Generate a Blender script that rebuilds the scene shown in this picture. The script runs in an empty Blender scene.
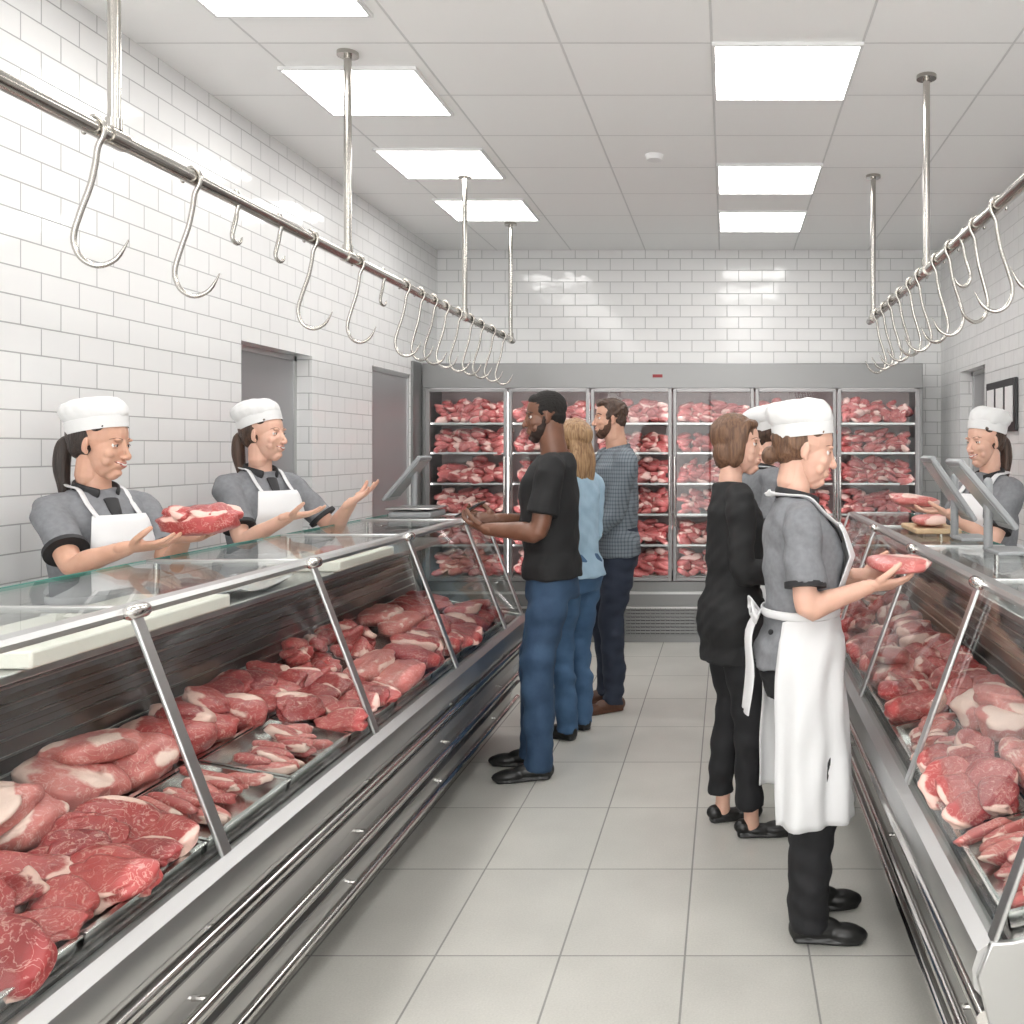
import bpy, bmesh, math, random
import numpy as np
from mathutils import Vector, Matrix
from mathutils.bvhtree import BVHTree
rnd = random.Random(11)
nrs = np.random.RandomState(5)
S = bpy.context.scene
try:
    S.view_settings.view_transform = 'Standard'
except Exception:
    pass
V = Vector

# ------------------------------------------------------------------ materials
def new_mat(name):
    m = bpy.data.materials.new(name); m.use_nodes = True
    nt = m.node_tree
    return m, nt, nt.nodes['Principled BSDF'], nt.nodes['Material Output']

def mat(name, col, rough=0.5, metal=0.0, col2=None, cscale=8, bump=0, bscale=40, stretch=(1,1,1), coat=0, sheen=0, spec=None, sss=0, emis=0):
    m, nt, p, out = new_mat(name)
    N, L = nt.nodes, nt.links
    p.inputs['Base Color'].default_value = (*col, 1)
    p.inputs['Roughness'].default_value = rough
    p.inputs['Metallic'].default_value = metal
    if coat: p.inputs['Coat Weight'].default_value = coat
    if sheen: p.inputs['Sheen Weight'].default_value = sheen
    if spec is not None: p.inputs['Specular IOR Level'].default_value = spec
    if sss:
        p.inputs['Subsurface Weight'].default_value = sss
        p.inputs['Subsurface Radius'].default_value = (1, .35, .2)
        p.inputs['Subsurface Scale'].default_value = 0.012
    if emis:
        p.inputs['Emission Color'].default_value = (*col, 1); p.inputs['Emission Strength'].default_value = emis
    tc = N.new('ShaderNodeTexCoord'); mp = N.new('ShaderNodeMapping')
    mp.inputs['Scale'].default_value = stretch
    L.new(tc.outputs['Object'], mp.inputs['Vector'])
    if col2:
        n = N.new('ShaderNodeTexNoise'); n.inputs['Scale'].default_value = cscale; n.inputs['Detail'].default_value = 5
        L.new(mp.outputs[0], n.inputs['Vector'])
        r = N.new('ShaderNodeMapRange'); r.inputs[1].default_value = .35; r.inputs[2].default_value = .65
        L.new(n.outputs['Fac'], r.inputs[0])
        mx = N.new('ShaderNodeMix'); mx.data_type = 'RGBA'
        mx.inputs[6].default_value = (*col, 1); mx.inputs[7].default_value = (*col2, 1)
        L.new(r.outputs[0], mx.inputs[0]); L.new(mx.outputs[2], p.inputs['Base Color'])
    if bump:
        n = N.new('ShaderNodeTexNoise'); n.inputs['Scale'].default_value = bscale; n.inputs['Detail'].default_value = 4
        L.new(mp.outputs[0], n.inputs['Vector'])
        b = N.new('ShaderNodeBump'); b.inputs['Strength'].default_value = bump; b.inputs['Distance'].default_value = .004
        L.new(n.outputs['Fac'], b.inputs['Height']); L.new(b.outputs[0], p.inputs['Normal'])
    return m

def tile_mat(name, w, h, mortar, col, col2, gcol, rough, mode='wall', offset=.5, ox=0, oy=0, wob=.25, bumpd=.0015, speckle=0):
    m, nt, p, out = new_mat(name); N, L = nt.nodes, nt.links
    g = N.new('ShaderNodeNewGeometry'); sp = N.new('ShaderNodeSeparateXYZ'); L.new(g.outputs['Position'], sp.inputs[0])
    cb = N.new('ShaderNodeCombineXYZ')
    if mode == 'wall':
        sn = N.new('ShaderNodeSeparateXYZ'); L.new(g.outputs['True Normal'], sn.inputs[0])
        ab = N.new('ShaderNodeMath'); ab.operation = 'ABSOLUTE'; L.new(sn.outputs[0], ab.inputs[0])
        gt = N.new('ShaderNodeMath'); gt.operation = 'GREATER_THAN'; gt.inputs[1].default_value = .5; L.new(ab.outputs[0], gt.inputs[0])
        mx = N.new('ShaderNodeMix'); mx.data_type = 'FLOAT'
        L.new(gt.outputs[0], mx.inputs[0]); L.new(sp.outputs[0], mx.inputs[2]); L.new(sp.outputs[1], mx.inputs[3])
        L.new(mx.outputs[0], cb.inputs[0]); L.new(sp.outputs[2], cb.inputs[1])
    else:
        a1 = N.new('ShaderNodeMath'); a1.inputs[1].default_value = ox; L.new(sp.outputs[0], a1.inputs[0])
        a2 = N.new('ShaderNodeMath'); a2.inputs[1].default_value = oy; L.new(sp.outputs[1], a2.inputs[0])
        L.new(a1.outputs[0], cb.inputs[0]); L.new(a2.outputs[0], cb.inputs[1])
    b = N.new('ShaderNodeTexBrick'); b.offset = offset; b.inputs['Scale'].default_value = 1
    b.inputs['Brick Width'].default_value = w; b.inputs['Row Height'].default_value = h
    b.inputs['Mortar Size'].default_value = mortar; b.inputs['Mortar Smooth'].default_value = .3
    b.inputs['Color1'].default_value = (*col, 1); b.inputs['Color2'].default_value = (*col2, 1); b.inputs['Mortar'].default_value = (*gcol, 1)
    L.new(cb.outputs[0], b.inputs['Vector'])
    src = b.outputs['Color']
    if speckle:
        n = N.new('ShaderNodeTexNoise'); n.inputs['Scale'].default_value = 160; n.inputs['Detail'].default_value = 6
        L.new(g.outputs['Position'], n.inputs['Vector'])
        n2 = N.new('ShaderNodeTexNoise'); n2.inputs['Scale'].default_value = 3; n2.inputs['Detail'].default_value = 4
        L.new(g.outputs['Position'], n2.inputs['Vector'])
        ad = N.new('ShaderNodeMath'); ad.operation = 'ADD'; L.new(n.outputs['Fac'], ad.inputs[0]); L.new(n2.outputs['Fac'], ad.inputs[1])
        r = N.new('ShaderNodeMapRange'); r.inputs[1].default_value = .7; r.inputs[2].default_value = 1.3; r.inputs[3].default_value = 1 - speckle; r.inputs[4].default_value = 1 + speckle * .6
        L.new(ad.outputs[0], r.inputs[0])
        vm = N.new('ShaderNodeVectorMath'); vm.operation = 'SCALE'; L.new(src, vm.inputs[0]); L.new(r.outputs[0], vm.inputs['Scale'])
        src = vm.outputs[0]
    L.new(src, p.inputs['Base Color'])
    rr = N.new('ShaderNodeMapRange'); rr.inputs[3].default_value = rough; rr.inputs[4].default_value = .8
    L.new(b.outputs['Fac'], rr.inputs[0]); L.new(rr.outputs[0], p.inputs['Roughness'])
    iv = N.new('ShaderNodeMath'); iv.operation = 'SUBTRACT'; iv.inputs[0].default_value = 1; L.new(b.outputs['Fac'], iv.inputs[1])
    bp = N.new('ShaderNodeBump'); bp.inputs['Distance'].default_value = bumpd; bp.inputs['Strength'].default_value = .8
    L.new(iv.outputs[0], bp.inputs['Height'])
    nz = N.new('ShaderNodeTexNoise'); nz.inputs['Scale'].default_value = 9; nz.inputs['Detail'].default_value = 1
    L.new(g.outputs['Position'], nz.inputs['Vector'])
    bp2 = N.new('ShaderNodeBump'); bp2.inputs['Distance'].default_value = .01; bp2.inputs['Strength'].default_value = wob
    L.new(nz.outputs['Fac'], bp2.inputs['Height']); L.new(bp.outputs[0], bp2.inputs['Normal'])
    L.new(bp2.outputs[0], p.inputs['Normal'])
    return m

def glass_mat(name, tint=(.97, .99, .98), base=.03, k=.6):
    m, nt, p, out = new_mat(name); N, L = nt.nodes, nt.links
    N.remove(p)
    t = N.new('ShaderNodeBsdfTransparent'); t.inputs[0].default_value = (*tint, 1)
    g = N.new('ShaderNodeBsdfGlossy'); g.inputs['Roughness'].default_value = .01
    lw = N.new('ShaderNodeLayerWeight'); lw.inputs[0].default_value = .5
    pw = N.new('ShaderNodeMath'); pw.operation = 'POWER'; pw.inputs[1].default_value = 5; L.new(lw.outputs['Facing'], pw.inputs[0])
    a = N.new('ShaderNodeMath'); a.operation = 'MULTIPLY_ADD'; a.inputs[1].default_value = k; a.inputs[2].default_value = base; L.new(pw.outputs[0], a.inputs[0])
    mx = N.new('ShaderNodeMixShader'); L.new(a.outputs[0], mx.inputs[0]); L.new(t.outputs[0], mx.inputs[1]); L.new(g.outputs[0], mx.inputs[2])
    L.new(mx.outputs[0], out.inputs[0])
    return m

def meat_mat(name, dark, light, fat, marb=.55, sc=1.0):
    m, nt, p, out = new_mat(name); N, L = nt.nodes, nt.links
    tc = N.new('ShaderNodeTexCoord')
    g = N.new('ShaderNodeNewGeometry')
    mx = N.new('ShaderNodeMix'); mx.data_type = 'RGBA'
    mx.inputs[6].default_value = (*dark, 1); mx.inputs[7].default_value = (*light, 1)
    n0 = N.new('ShaderNodeTexNoise'); n0.inputs['Scale'].default_value = 14; n0.inputs['Detail'].default_value = 3; L.new(tc.outputs['Object'], n0.inputs['Vector'])
    av = N.new('ShaderNodeMath'); av.operation = 'MULTIPLY_ADD'; av.inputs[1].default_value = .6; L.new(g.outputs['Random Per Island'], av.inputs[0])
    h = N.new('ShaderNodeMath'); h.operation = 'MULTIPLY_ADD'; h.inputs[1].default_value = .9; h.inputs[2].default_value = -.25; L.new(n0.outputs['Fac'], h.inputs[0]); L.new(h.outputs[0], av.inputs[2])
    L.new(av.outputs[0], mx.inputs[0])
    ns = N.new('ShaderNodeTexNoise'); ns.inputs['Scale'].default_value = 28 * sc; ns.inputs['Detail'].default_value = 6; ns.inputs['Distortion'].default_value = 1.8
    L.new(tc.outputs['Object'], ns.inputs['Vector'])
    s1 = N.new('ShaderNodeMath'); s1.operation = 'SUBTRACT'; s1.inputs[1].default_value = .5; L.new(ns.outputs['Fac'], s1.inputs[0])
    s2 = N.new('ShaderNodeMath'); s2.operation = 'ABSOLUTE'; L.new(s1.outputs[0], s2.inputs[0])
    s3 = N.new('ShaderNodeMapRange'); s3.inputs[1].default_value = .0; s3.inputs[2].default_value = .024; s3.inputs[3].default_value = marb; s3.inputs[4].default_value = 0
    L.new(s2.outputs[0], s3.inputs[0])
    at = N.new('ShaderNodeAttribute'); at.attribute_name = 'fat'
    n3 = N.new('ShaderNodeTexNoise'); n3.inputs['Scale'].default_value = 38; n3.inputs['Detail'].default_value = 4; L.new(tc.outputs['Object'], n3.inputs['Vector'])
    ad = N.new('ShaderNodeMath'); ad.operation = 'MULTIPLY_ADD'; ad.inputs[1].default_value = .9; L.new(n3.outputs['Fac'], ad.inputs[0]); L.new(at.outputs['Fac'], ad.inputs[2])
    fr = N.new('ShaderNodeMapRange'); fr.inputs[1].default_value = .72; fr.inputs[2].default_value = .96; fr.inputs[4].default_value = .9; L.new(ad.outputs[0], fr.inputs[0])
    mm = N.new('ShaderNodeMath'); mm.operation = 'MAXIMUM'; L.new(fr.outputs[0], mm.inputs[0]); L.new(s3.outputs[0], mm.inputs[1])
    m2 = N.new('ShaderNodeMix'); m2.data_type = 'RGBA'; m2.inputs[7].default_value = (*fat, 1)
    L.new(mm.outputs[0], m2.inputs[0]); L.new(mx.outputs[2], m2.inputs[6]); L.new(m2.outputs[2], p.inputs['Base Color'])
    p.inputs['Roughness'].default_value = .34; p.inputs['Specular IOR Level'].default_value = .45
    b = N.new('ShaderNodeBump'); b.inputs['Strength'].default_value = .5; b.inputs['Distance'].default_value = .004
    L.new(ns.outputs['Fac'], b.inputs['Height']); L.new(b.outputs[0], p.inputs['Normal'])
    return m

M_tile = tile_mat('white_subway_tile', .2, .1, .0028, (.78, .78, .775), (.755, .755, .755), (.40, .40, .40), .09)
M_floor = tile_mat('floor_tile', .385, .6, .0038, (.55, .54, .50), (.52, .51, .475), (.28, .275, .26), .30, mode='floor', offset=0, ox=.13, oy=.1, wob=.02, bumpd=.0008, speckle=.12)
M_ceil = tile_mat('ceiling_tile', .635, .58, .006, (.95, .95, .945), (.93, .93, .925), (.72, .72, .72), .85, mode='ceil', offset=0, ox=.065 + .635 * 10, oy=-3.95 + 5.8, wob=.02, bumpd=.004)
M_steel = mat('brushed_steel', (.54, .54, .54), .28, 1.0, bump=.06, bscale=60, stretch=(1, .05, 1))
M_cab = mat('fridge_steel', (.25, .25, .25), .42, 1.0, bump=.05, bscale=60, stretch=(.05, 1, 1))
M_body = mat('counter_steel', (.66, .655, .65), .36, 1.0, bump=.04, bscale=60, stretch=(1, .05, 1))
M_alu = mat('satin_aluminium', (.55, .55, .55), .34, 1.0)
M_darksteel = mat('dark_steel', (.26, .26, .26), .35, 1.0)
M_chrome = mat('chrome', (.72, .70, .68), .14, 1.0)
M_hook = mat('hook_steel', (.48, .46, .43), .2, 1.0)
M_kick = mat('dark_kick', (.06, .06, .06), .5)
M_slat = mat('dark_slats', (.11, .085, .08), .35, .3)
M_glass = glass_mat('case_glass', base=.028, k=.6)
M_glassedge = mat('glass_edge_green', (.12, .36, .31), .15)
M_glassdoor = glass_mat('fridge_glass', (.98, .99, .985), .02)
M_panel = mat('light_panel', (1, .985, .96), .5, emis=11)
M_led = mat('led_strip', (1, .95, .95), .5, emis=6)
M_frame = mat('white_frame', (.8, .8, .8), .5)
M_door = mat('grey_door', (.40, .40, .41), .4, .6)
M_black = mat('black_plastic', (.015, .015, .017), .35)
M_grey = mat('grey_plastic', (.30, .31, .32), .4)
M_lcd = mat('lcd', (.36, .39, .39), .2)
M_board = mat('white_cutting_board', (.84, .80, .74), .5)
M_wood = mat('wood_board', (.62, .46, .28), .5, col2=(.5, .34, .2), cscale=6, stretch=(1, 12, 1))
M_meat = meat_mat('raw_meat', (.19, .011, .016), (.48, .085, .08), (.80, .54, .47), .5)
M_meatp = meat_mat('raw_meat_pale', (.34, .05, .055), (.62, .20, .18), (.83, .62, .55), .55)
M_meatf = meat_mat('raw_meat_packed', (.30, .028, .034), (.58, .16, .155), (.82, .58, .53), .55, 1.6)
M_tray = mat('steel_tray', (.66, .65, .64), .2, 1.0)
M_deck = mat('case_deck', (.36, .33, .33), .25, .7)
M_shelf = mat('fridge_shelf', (.40, .39, .39), .4, .5)
M_dframe = mat('fridge_door_frame', (.30, .295, .295), .4, .9)
M_red = mat('red_display', (.25, .01, .015), .4)
M_white = mat('white_plastic', (.85, .85, .85), .4)
M_wrap = mat('clear_wrap_paper', (.62, .63, .64), .18)

# ------------------------------------------------------------------ mesh helpers
class Buf:
    def __init__(s): s.v = []; s.f = []
    def add(s, vs, fs):
        o = len(s.v); s.v += [V(v) for v in vs]; s.f += [tuple(i + o for i in f) for f in fs]
    def box(s, a, b, M=None):
        x0, y0, z0 = a; x1, y1, z1 = b
        vs = [V((x, y, z)) for z in (z0, z1) for y in (y0, y1) for x in (x0, x1)]
        if M: vs = [M @ v for v in vs]
        s.add(vs, [(0, 2, 3, 1), (4, 5, 7, 6), (0, 1, 5, 4), (2, 6, 7, 3), (0, 4, 6, 2), (1, 3, 7, 5)])
    def prism(s, prof, y0, y1):
        n = len(prof)
        vs = [V((x, y0, z)) for x, z in prof] + [V((x, y1, z)) for x, z in prof]
        fs = [tuple(range(n)), tuple(range(2 * n - 1, n - 1, -1))] + [(i, i + n, (i + 1) % n + n, (i + 1) % n) for i in range(n)]
        s.add(vs, fs)
    def rings(s, rings, caps=True):
        n = len(rings[0]); vs = [p for r in rings for p in r]; fs = []
        for k in range(len(rings) - 1):
            for i in range(n):
                j = (i + 1) % n
                fs.append((k * n + i, k * n + j, (k + 1) * n + j, (k + 1) * n + i))
        if caps:
            fs.append(tuple(range(n - 1, -1, -1))); fs.append(tuple(range((len(rings) - 1) * n, len(rings) * n)))
        s.add(vs, fs)
    def tube(s, pts, rad, n=12, ref=None, smooth=0, round_=True):
        pts = [V(p) for p in pts]
        rad = [(r, r) if not isinstance(r, (tuple, list)) else tuple(r) for r in (rad if isinstance(rad, (list, tuple)) else [rad] * len(pts))]
        if smooth:
            P, R = [], []
            for i in range(len(pts) - 1):
                p0 = pts[max(i - 1, 0)]; p1 = pts[i]; p2 = pts[i + 1]; p3 = pts[min(i + 2, len(pts) - 1)]
                for k in range(smooth):
                    t = k / smooth
                    P.append(.5 * ((2 * p1) + (p2 - p0) * t + (2 * p0 - 5 * p1 + 4 * p2 - p3) * t * t + (3 * p1 - p0 - 3 * p2 + p3) * t ** 3))
                    tt = t * t * (3 - 2 * t)
                    R.append(tuple(rad[i][q] * (1 - tt) + rad[i + 1][q] * tt for q in (0, 1)))
            P.append(pts[-1]); R.append(rad[-1]); pts, rad = P, R
        rings = []
        a = V(ref) if ref else None
        m = len(pts)
        for i in range(m):
            t = (pts[min(i + 1, m - 1)] - pts[max(i - 1, 0)]).normalized()
            if a is None: a = V((1, 0, 0)) if abs(t.x) < .8 else V((0, 1, 0))
            base = V(ref) if ref else a
            a2 = base - t * base.dot(t)
            if a2.length < 1e-4: a2 = a - t * a.dot(t)
            a = a2.normalized(); b = t.cross(a)
            def mk(c, ra, rb): return [c + a * (ra * math.cos(2 * math.pi * k / n)) + b * (rb * math.sin(2 * math.pi * k / n)) for k in range(n)]
            ra, rb = rad[i]
            if i == 0 and round_:
                q = min(ra, rb)
                rings += [mk(pts[0] - t * q * .9, ra * .35, rb * .35), mk(pts[0] - t * q * .6, ra * .78, rb * .78)]
            rings.append(mk(pts[i], ra, rb))
            if i == m - 1 and round_:
                q = min(ra, rb)
                rings += [mk(pts[i] + t * q * .6, ra * .78, rb * .78), mk(pts[i] + t * q * .9, ra * .35, rb * .35)]
        s.rings(rings)
    def ell(s, c, r, M=None, nu=16, nv=10):
        c = V(c); vs = [V((0, 0, -1))]
        for j in range(1, nv):
            th = math.pi * j / nv - math.pi / 2
            for i in range(nu):
                ph = 2 * math.pi * i / nu
                vs.append(V((math.cos(th) * math.cos(ph), math.cos(th) * math.sin(ph), math.sin(th))))
        vs.append(V((0, 0, 1)))
        vs = [V((v.x * r[0], v.y * r[1], v.z * r[2])) for v in vs]
        if M: vs = [M @ v for v in vs]
        vs = [c + v for v in vs]
        fs = [(0, 1 + (i + 1) % nu, 1 + i) for i in range(nu)]
        for j in range(nv - 2):
            for i in range(nu):
                a = 1 + j * nu + i; b = 1 + j * nu + (i + 1) % nu
                fs.append((a, b, b + nu, a + nu))
        L = len(vs) - 1; o = 1 + (nv - 2) * nu
        fs += [(o + i, o + (i + 1) % nu, L) for i in range(nu)]
        s.add(vs, fs)
    def xf(s, M): s.v = [M @ v for v in s.v]; return s

def mkobj(name, me, material, parent=None, smooth=True, sharp=35):
    me.materials.append(material)
    if smooth:
        me.polygons.foreach_set('use_smooth', [True] * len(me.polygons))
        if sharp:
            try: me.set_sharp_from_angle(angle=math.radians(sharp))
            except Exception: pass
    ob = bpy.data.objects.new(name, me); S.collection.objects.link(ob)
    if parent is not None: ob.parent = parent
    return ob

def bobj(buf, name, material, parent=None, sharp=35, bevel=0, origin=None):
    vs = buf.v
    off = V((0, 0, 0))
    if parent is not None: off = parent.get('off', None); off = V(off) if off is not None else V((0, 0, 0))
    if origin is not None: off = V(origin)
    me = bpy.data.meshes.new(name); me.from_pydata([tuple(v - off) for v in vs], [], buf.f)
    bm = bmesh.new(); bm.from_mesh(me); bmesh.ops.recalc_face_normals(bm, faces=bm.faces); bm.to_mesh(me); bm.free()
    ob = mkobj(name, me, material, parent, True, sharp)
    if origin is not None: ob.location = off
    if bevel:
        md = ob.modifiers.new('bev', 'BEVEL'); md.width = bevel; md.segments = 2; md.limit_method = 'ANGLE'; md.harden_normals = False
    return ob

def empty(name, loc, world_children=True):
    e = bpy.data.objects.new(name, None); e.empty_display_size = .1; S.collection.objects.link(e)
    e.location = loc
    if world_children: e['off'] = list(loc)
    return e

def remesh(buf, voxel, smooth=3, fold=0, fseed=0, fsc=(9, 9, 5), floor=None):
    me = bpy.data.meshes.new('t'); me.from_pydata([tuple(v) for v in buf.v], [], buf.f)
    ob = bpy.data.objects.new('t', me); S.collection.objects.link(ob)
    r = ob.modifiers.new('r', 'REMESH'); r.mode = 'VOXEL'; r.voxel_size = voxel; r.adaptivity = 0
    if smooth:
        sm = ob.modifiers.new('s', 'SMOOTH'); sm.factor = .5; sm.iterations = smooth
    dg = bpy.context.evaluated_depsgraph_get()
    m2 = bpy.data.meshes.new_from_object(ob.evaluated_get(dg))
    bpy.data.objects.remove(ob); bpy.data.meshes.remove(me)
    n = len(m2.vertices)
    if (fold or floor is not None) and n:
        co = np.empty(n * 3); m2.vertices.foreach_get('co', co); co = co.reshape(-1, 3)
        if fold:
            nn = np.empty(n * 3); m2.vertices.foreach_get('normal', nn); nn = nn.reshape(-1, 3)
            R = np.random.RandomState(fseed); d = np.zeros(n)
            for k in range(7):
                f = R.uniform(-1, 1, 3) * np.array(fsc) * (1 + .5 * k)
                w = R.uniform(-1, 1, 3) * np.array(fsc) * .7
                d += np.sin(co @ f * 1.6 + R.uniform(0, 6) + 1.5 * np.sin(co @ w + R.uniform(0, 6))) / (1 + .35 * k)
            co = co + nn * (d * fold / 2.2)[:, None]
        if floor is not None: co[:, 2] = np.maximum(co[:, 2], floor)
        m2.vertices.foreach_set('co', co.ravel()); m2.update()
    m2.materials.clear()
    return m2

def xfmesh(me, M):
    me.transform(M); return me

# ------------------------------------------------------------------ people
M_skinL = mat('skin_light', (.64, .385, .29), .5, col2=(.71, .43, .33), cscale=14, sss=.12, bump=.08, bscale=220)
M_skinT = mat('skin_tan', (.56, .315, .22), .5, col2=(.64, .37, .27), cscale=14, sss=.12, bump=.08, bscale=220)
M_skinD = mat('skin_dark', (.15, .065, .038), .42, col2=(.19, .085, .052), cscale=14, sss=.05, bump=.08, bscale=220)
M_eye = mat('eye_white', (.80, .78, .76), .2)
M_iris = mat('iris', (.06, .033, .02), .15)
M_lash = mat('lash', (.03, .018, .014), .6)
M_browb = mat('brow_brown', (.17, .09, .06), .7)
M_lip = mat('lip', (.52, .18, .155), .4)
M_lipD = mat('lip_dark', (.20, .07, .055), .4)
M_teeth = mat('teeth', (.86, .84, .80), .25)
def hairm(n, c, c2): return mat(n, c, .45, col2=c2, cscale=42, bump=1.0, bscale=75, stretch=(3, 3, .2))
M_hBlack = hairm('hair_black', (.016, .011, .009), (.045, .028, .022))
M_hBrown = hairm('hair_brown', (.085, .04, .022), (.20, .105, .058))
M_hDark = hairm('hair_dark_brown', (.035, .018, .012), (.09, .048, .03))
M_hBlonde = hairm('hair_light_brown', (.22, .115, .055), (.46, .29, .15))
M_hAfro = mat('hair_afro', (.010, .008, .007), .85, bump=1, bscale=160)
M_stubD = mat('short_beard_black', (.035, .018, .013), .8, col2=(.02, .012, .01), cscale=90)
M_stubB = mat('short_beard_brown', (.13, .065, .042), .8, col2=(.07, .035, .022), cscale=90)
M_cap = mat('white_cap', (.70, .70, .70), .8, bump=.2, bscale=60)
M_apron = mat('white_apron', (.69, .69, .70), .8, bump=.35, bscale=16)
M_uni = mat('grey_uniform', (.175, .18, .195), .8, col2=(.205, .21, .225), cscale=60, bump=.4, bscale=26)
M_trim = mat('black_trim', (.018, .018, .02), .7)
M_bcloth = mat('black_cloth', (.009, .009, .010), .8, bump=.4, bscale=25)
M_bpants = mat('black_trousers', (.010, .010, .012), .8, bump=.4, bscale=25)
M_denim = mat('denim', (.018, .045, .095), .8, col2=(.038, .08, .15), cscale=7, bump=.5, bscale=40)
M_denim2 = mat('denim_light', (.035, .085, .17), .8, col2=(.06, .13, .24), cscale=7, bump=.5, bscale=40)
M_navy = mat('navy_trousers', (.012, .018, .035), .8, col2=(.02, .028, .05), cscale=8, bump=.3)
M_blue = mat('light_blue_top', (.32, .46, .58), .8, col2=(.38, .53, .65), cscale=12, bump=.3)
M_bshoe = mat('black_shoe', (.012, .012, .012), .35)
M_brshoe = mat('brown_shoe', (.09, .035, .018), .4)
def check_mat():
    m, nt, p, out = new_mat('checked_shirt'); N, L = nt.nodes, nt.links
    tc = N.new('ShaderNodeTexCoord'); sp = N.new('ShaderNodeSeparateXYZ'); L.new(tc.outputs['Object'], sp.inputs[0])
    def stripe(sock, sc):
        a = N.new('ShaderNodeMath'); a.operation = 'MULTIPLY'; a.inputs[1].default_value = sc; L.new(sock, a.inputs[0])
        b = N.new('ShaderNodeMath'); b.operation = 'SINE'; L.new(a.outputs[0], b.inputs[0])
        c = N.new('ShaderNodeMapRange'); c.inputs[1].default_value = .3; c.inputs[2].default_value = .7; L.new(b.outputs[0], c.inputs[0]); return c.outputs[0]
    ad = N.new('ShaderNodeMath'); L.new(sp.outputs[0], ad.inputs[0]); L.new(sp.outputs[1], ad.inputs[1])
    s = N.new('ShaderNodeMath'); L.new(stripe(ad.outputs[0], 280), s.inputs[0]); L.new(stripe(sp.outputs[2], 280), s.inputs[1])
    h = N.new('ShaderNodeMath'); h.operation = 'MULTIPLY'; h.inputs[1].default_value = .5; L.new(s.outputs[0], h.inputs[0])
    mx = N.new('ShaderNodeMix'); mx.data_type = 'RGBA'; mx.inputs[6].default_value = (.18, .21, .24, 1); mx.inputs[7].default_value = (.07, .085, .10, 1)
    L.new(h.outputs[0], mx.inputs[0]); L.new(mx.outputs[2], p.inputs['Base Color']); p.inputs['Roughness'].default_value = .8
    return m
M_check = check_mat()

TF = [(.78, .150, .100, -.01), (.88, .170, .120, -.014), (.96, .162, .115, -.008), (1.07, .126, .094, 0), (1.17, .132, .100, .004), (1.27, .148, .122, .014), (1.35, .152, .105, .0), (1.41, .136, .080, -.012), (1.445, .098, .062, -.018), (1.475, .060, .054, -.018), (1.53, .047, .050, -.004)]
TM = [(.78, .150, .105, -.01), (.88, .165, .118, -.012), (.96, .160, .115, -.006), (1.07, .150, .110, 0), (1.17, .160, .116, .004), (1.28, .180, .128, .008), (1.37, .182, .116, .0), (1.42, .165, .092, -.012), (1.455, .120, .070, -.018), (1.49, .066, .060, -.018), (1.54, .054, .056, -.004)]

def ik(Sh, W, l1, l2, pole):
    d = W - Sh; dist = min(d.length, (l1 + l2) * .995); dist = max(dist, .12)
    a = (l1 * l1 - l2 * l2 + dist * dist) / (2 * dist); h = math.sqrt(max(l1 * l1 - a * a, 1e-6))
    u = d.normalized(); p = pole - u * pole.dot(u); p.normalize()
    return Sh + u * a + p * h, Sh + u * dist

def hand_mesh(W, d, n, right, curl, k=1.0, thumb=.5):
    d = d.normalized(); n = (n - d * n.dot(d)).normalized()
    s = d.cross(n) if right else n.cross(d)
    b = Buf()
    b.tube([W - d * .03 * k, W + d * .012 * k, W + d * .045 * k, W + d * .082 * k], [(.026 * k, .020 * k), (.028 * k, .018 * k), (.038 * k, .016 * k), (.040 * k, .013 * k)], n=16, ref=s)
    b.ell(W + d * .035 * k + s * .022 * k + n * .008 * k, (.018 * k,) * 3)
    offs = [.030, .010, -.010, -.029]; lens = [.070, .078, .072, .056]; base = [.084, .088, .084, .076]; sp = [.10, .02, -.06, -.16]
    rads = [.0088, .0090, .0086, .0076]
    for i in range(4):
        c = curl * (1 + .12 * i)
        p = W + d * base[i] * k + s * offs[i] * k
        dd = (d + s * sp[i]).normalized(); pts = [p - dd * .02 * k, p]; rr = [rads[i] * k * 1.05] * 2
        ang = 0
        for seg, fr in enumerate((.45, .31, .24)):
            ang += c * (.8 if seg == 0 else 1.0)
            dv = dd * math.cos(ang) + n * math.sin(ang)
            p = p + dv * lens[i] * fr * k; pts.append(p); rr.append(rads[i] * k * (1 - .09 * (seg + 1)))
        b.tube(pts, rr, n=10)
    p = W + d * .022 * k + s * .026 * k + n * .006 * k
    t1 = (s * .75 + d * .65 + n * .25).normalized(); t2 = (s * (.55 - .4 * thumb) + d * .8 + n * (.2 + .5 * thumb)).normalized(); t3 = (s * (.35 - .5 * thumb) + d * .85 + n * (.3 + .6 * thumb)).normalized()
    q1 = p + t1 * .036 * k; q2 = q1 + t2 * .031 * k; q3 = q2 + t3 * .024 * k
    b.tube([p, q1, q2, q3], [.0135 * k, .0115 * k, .0105 * k, .008 * k], n=10)
    return remesh(b, .0032, 2)

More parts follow.
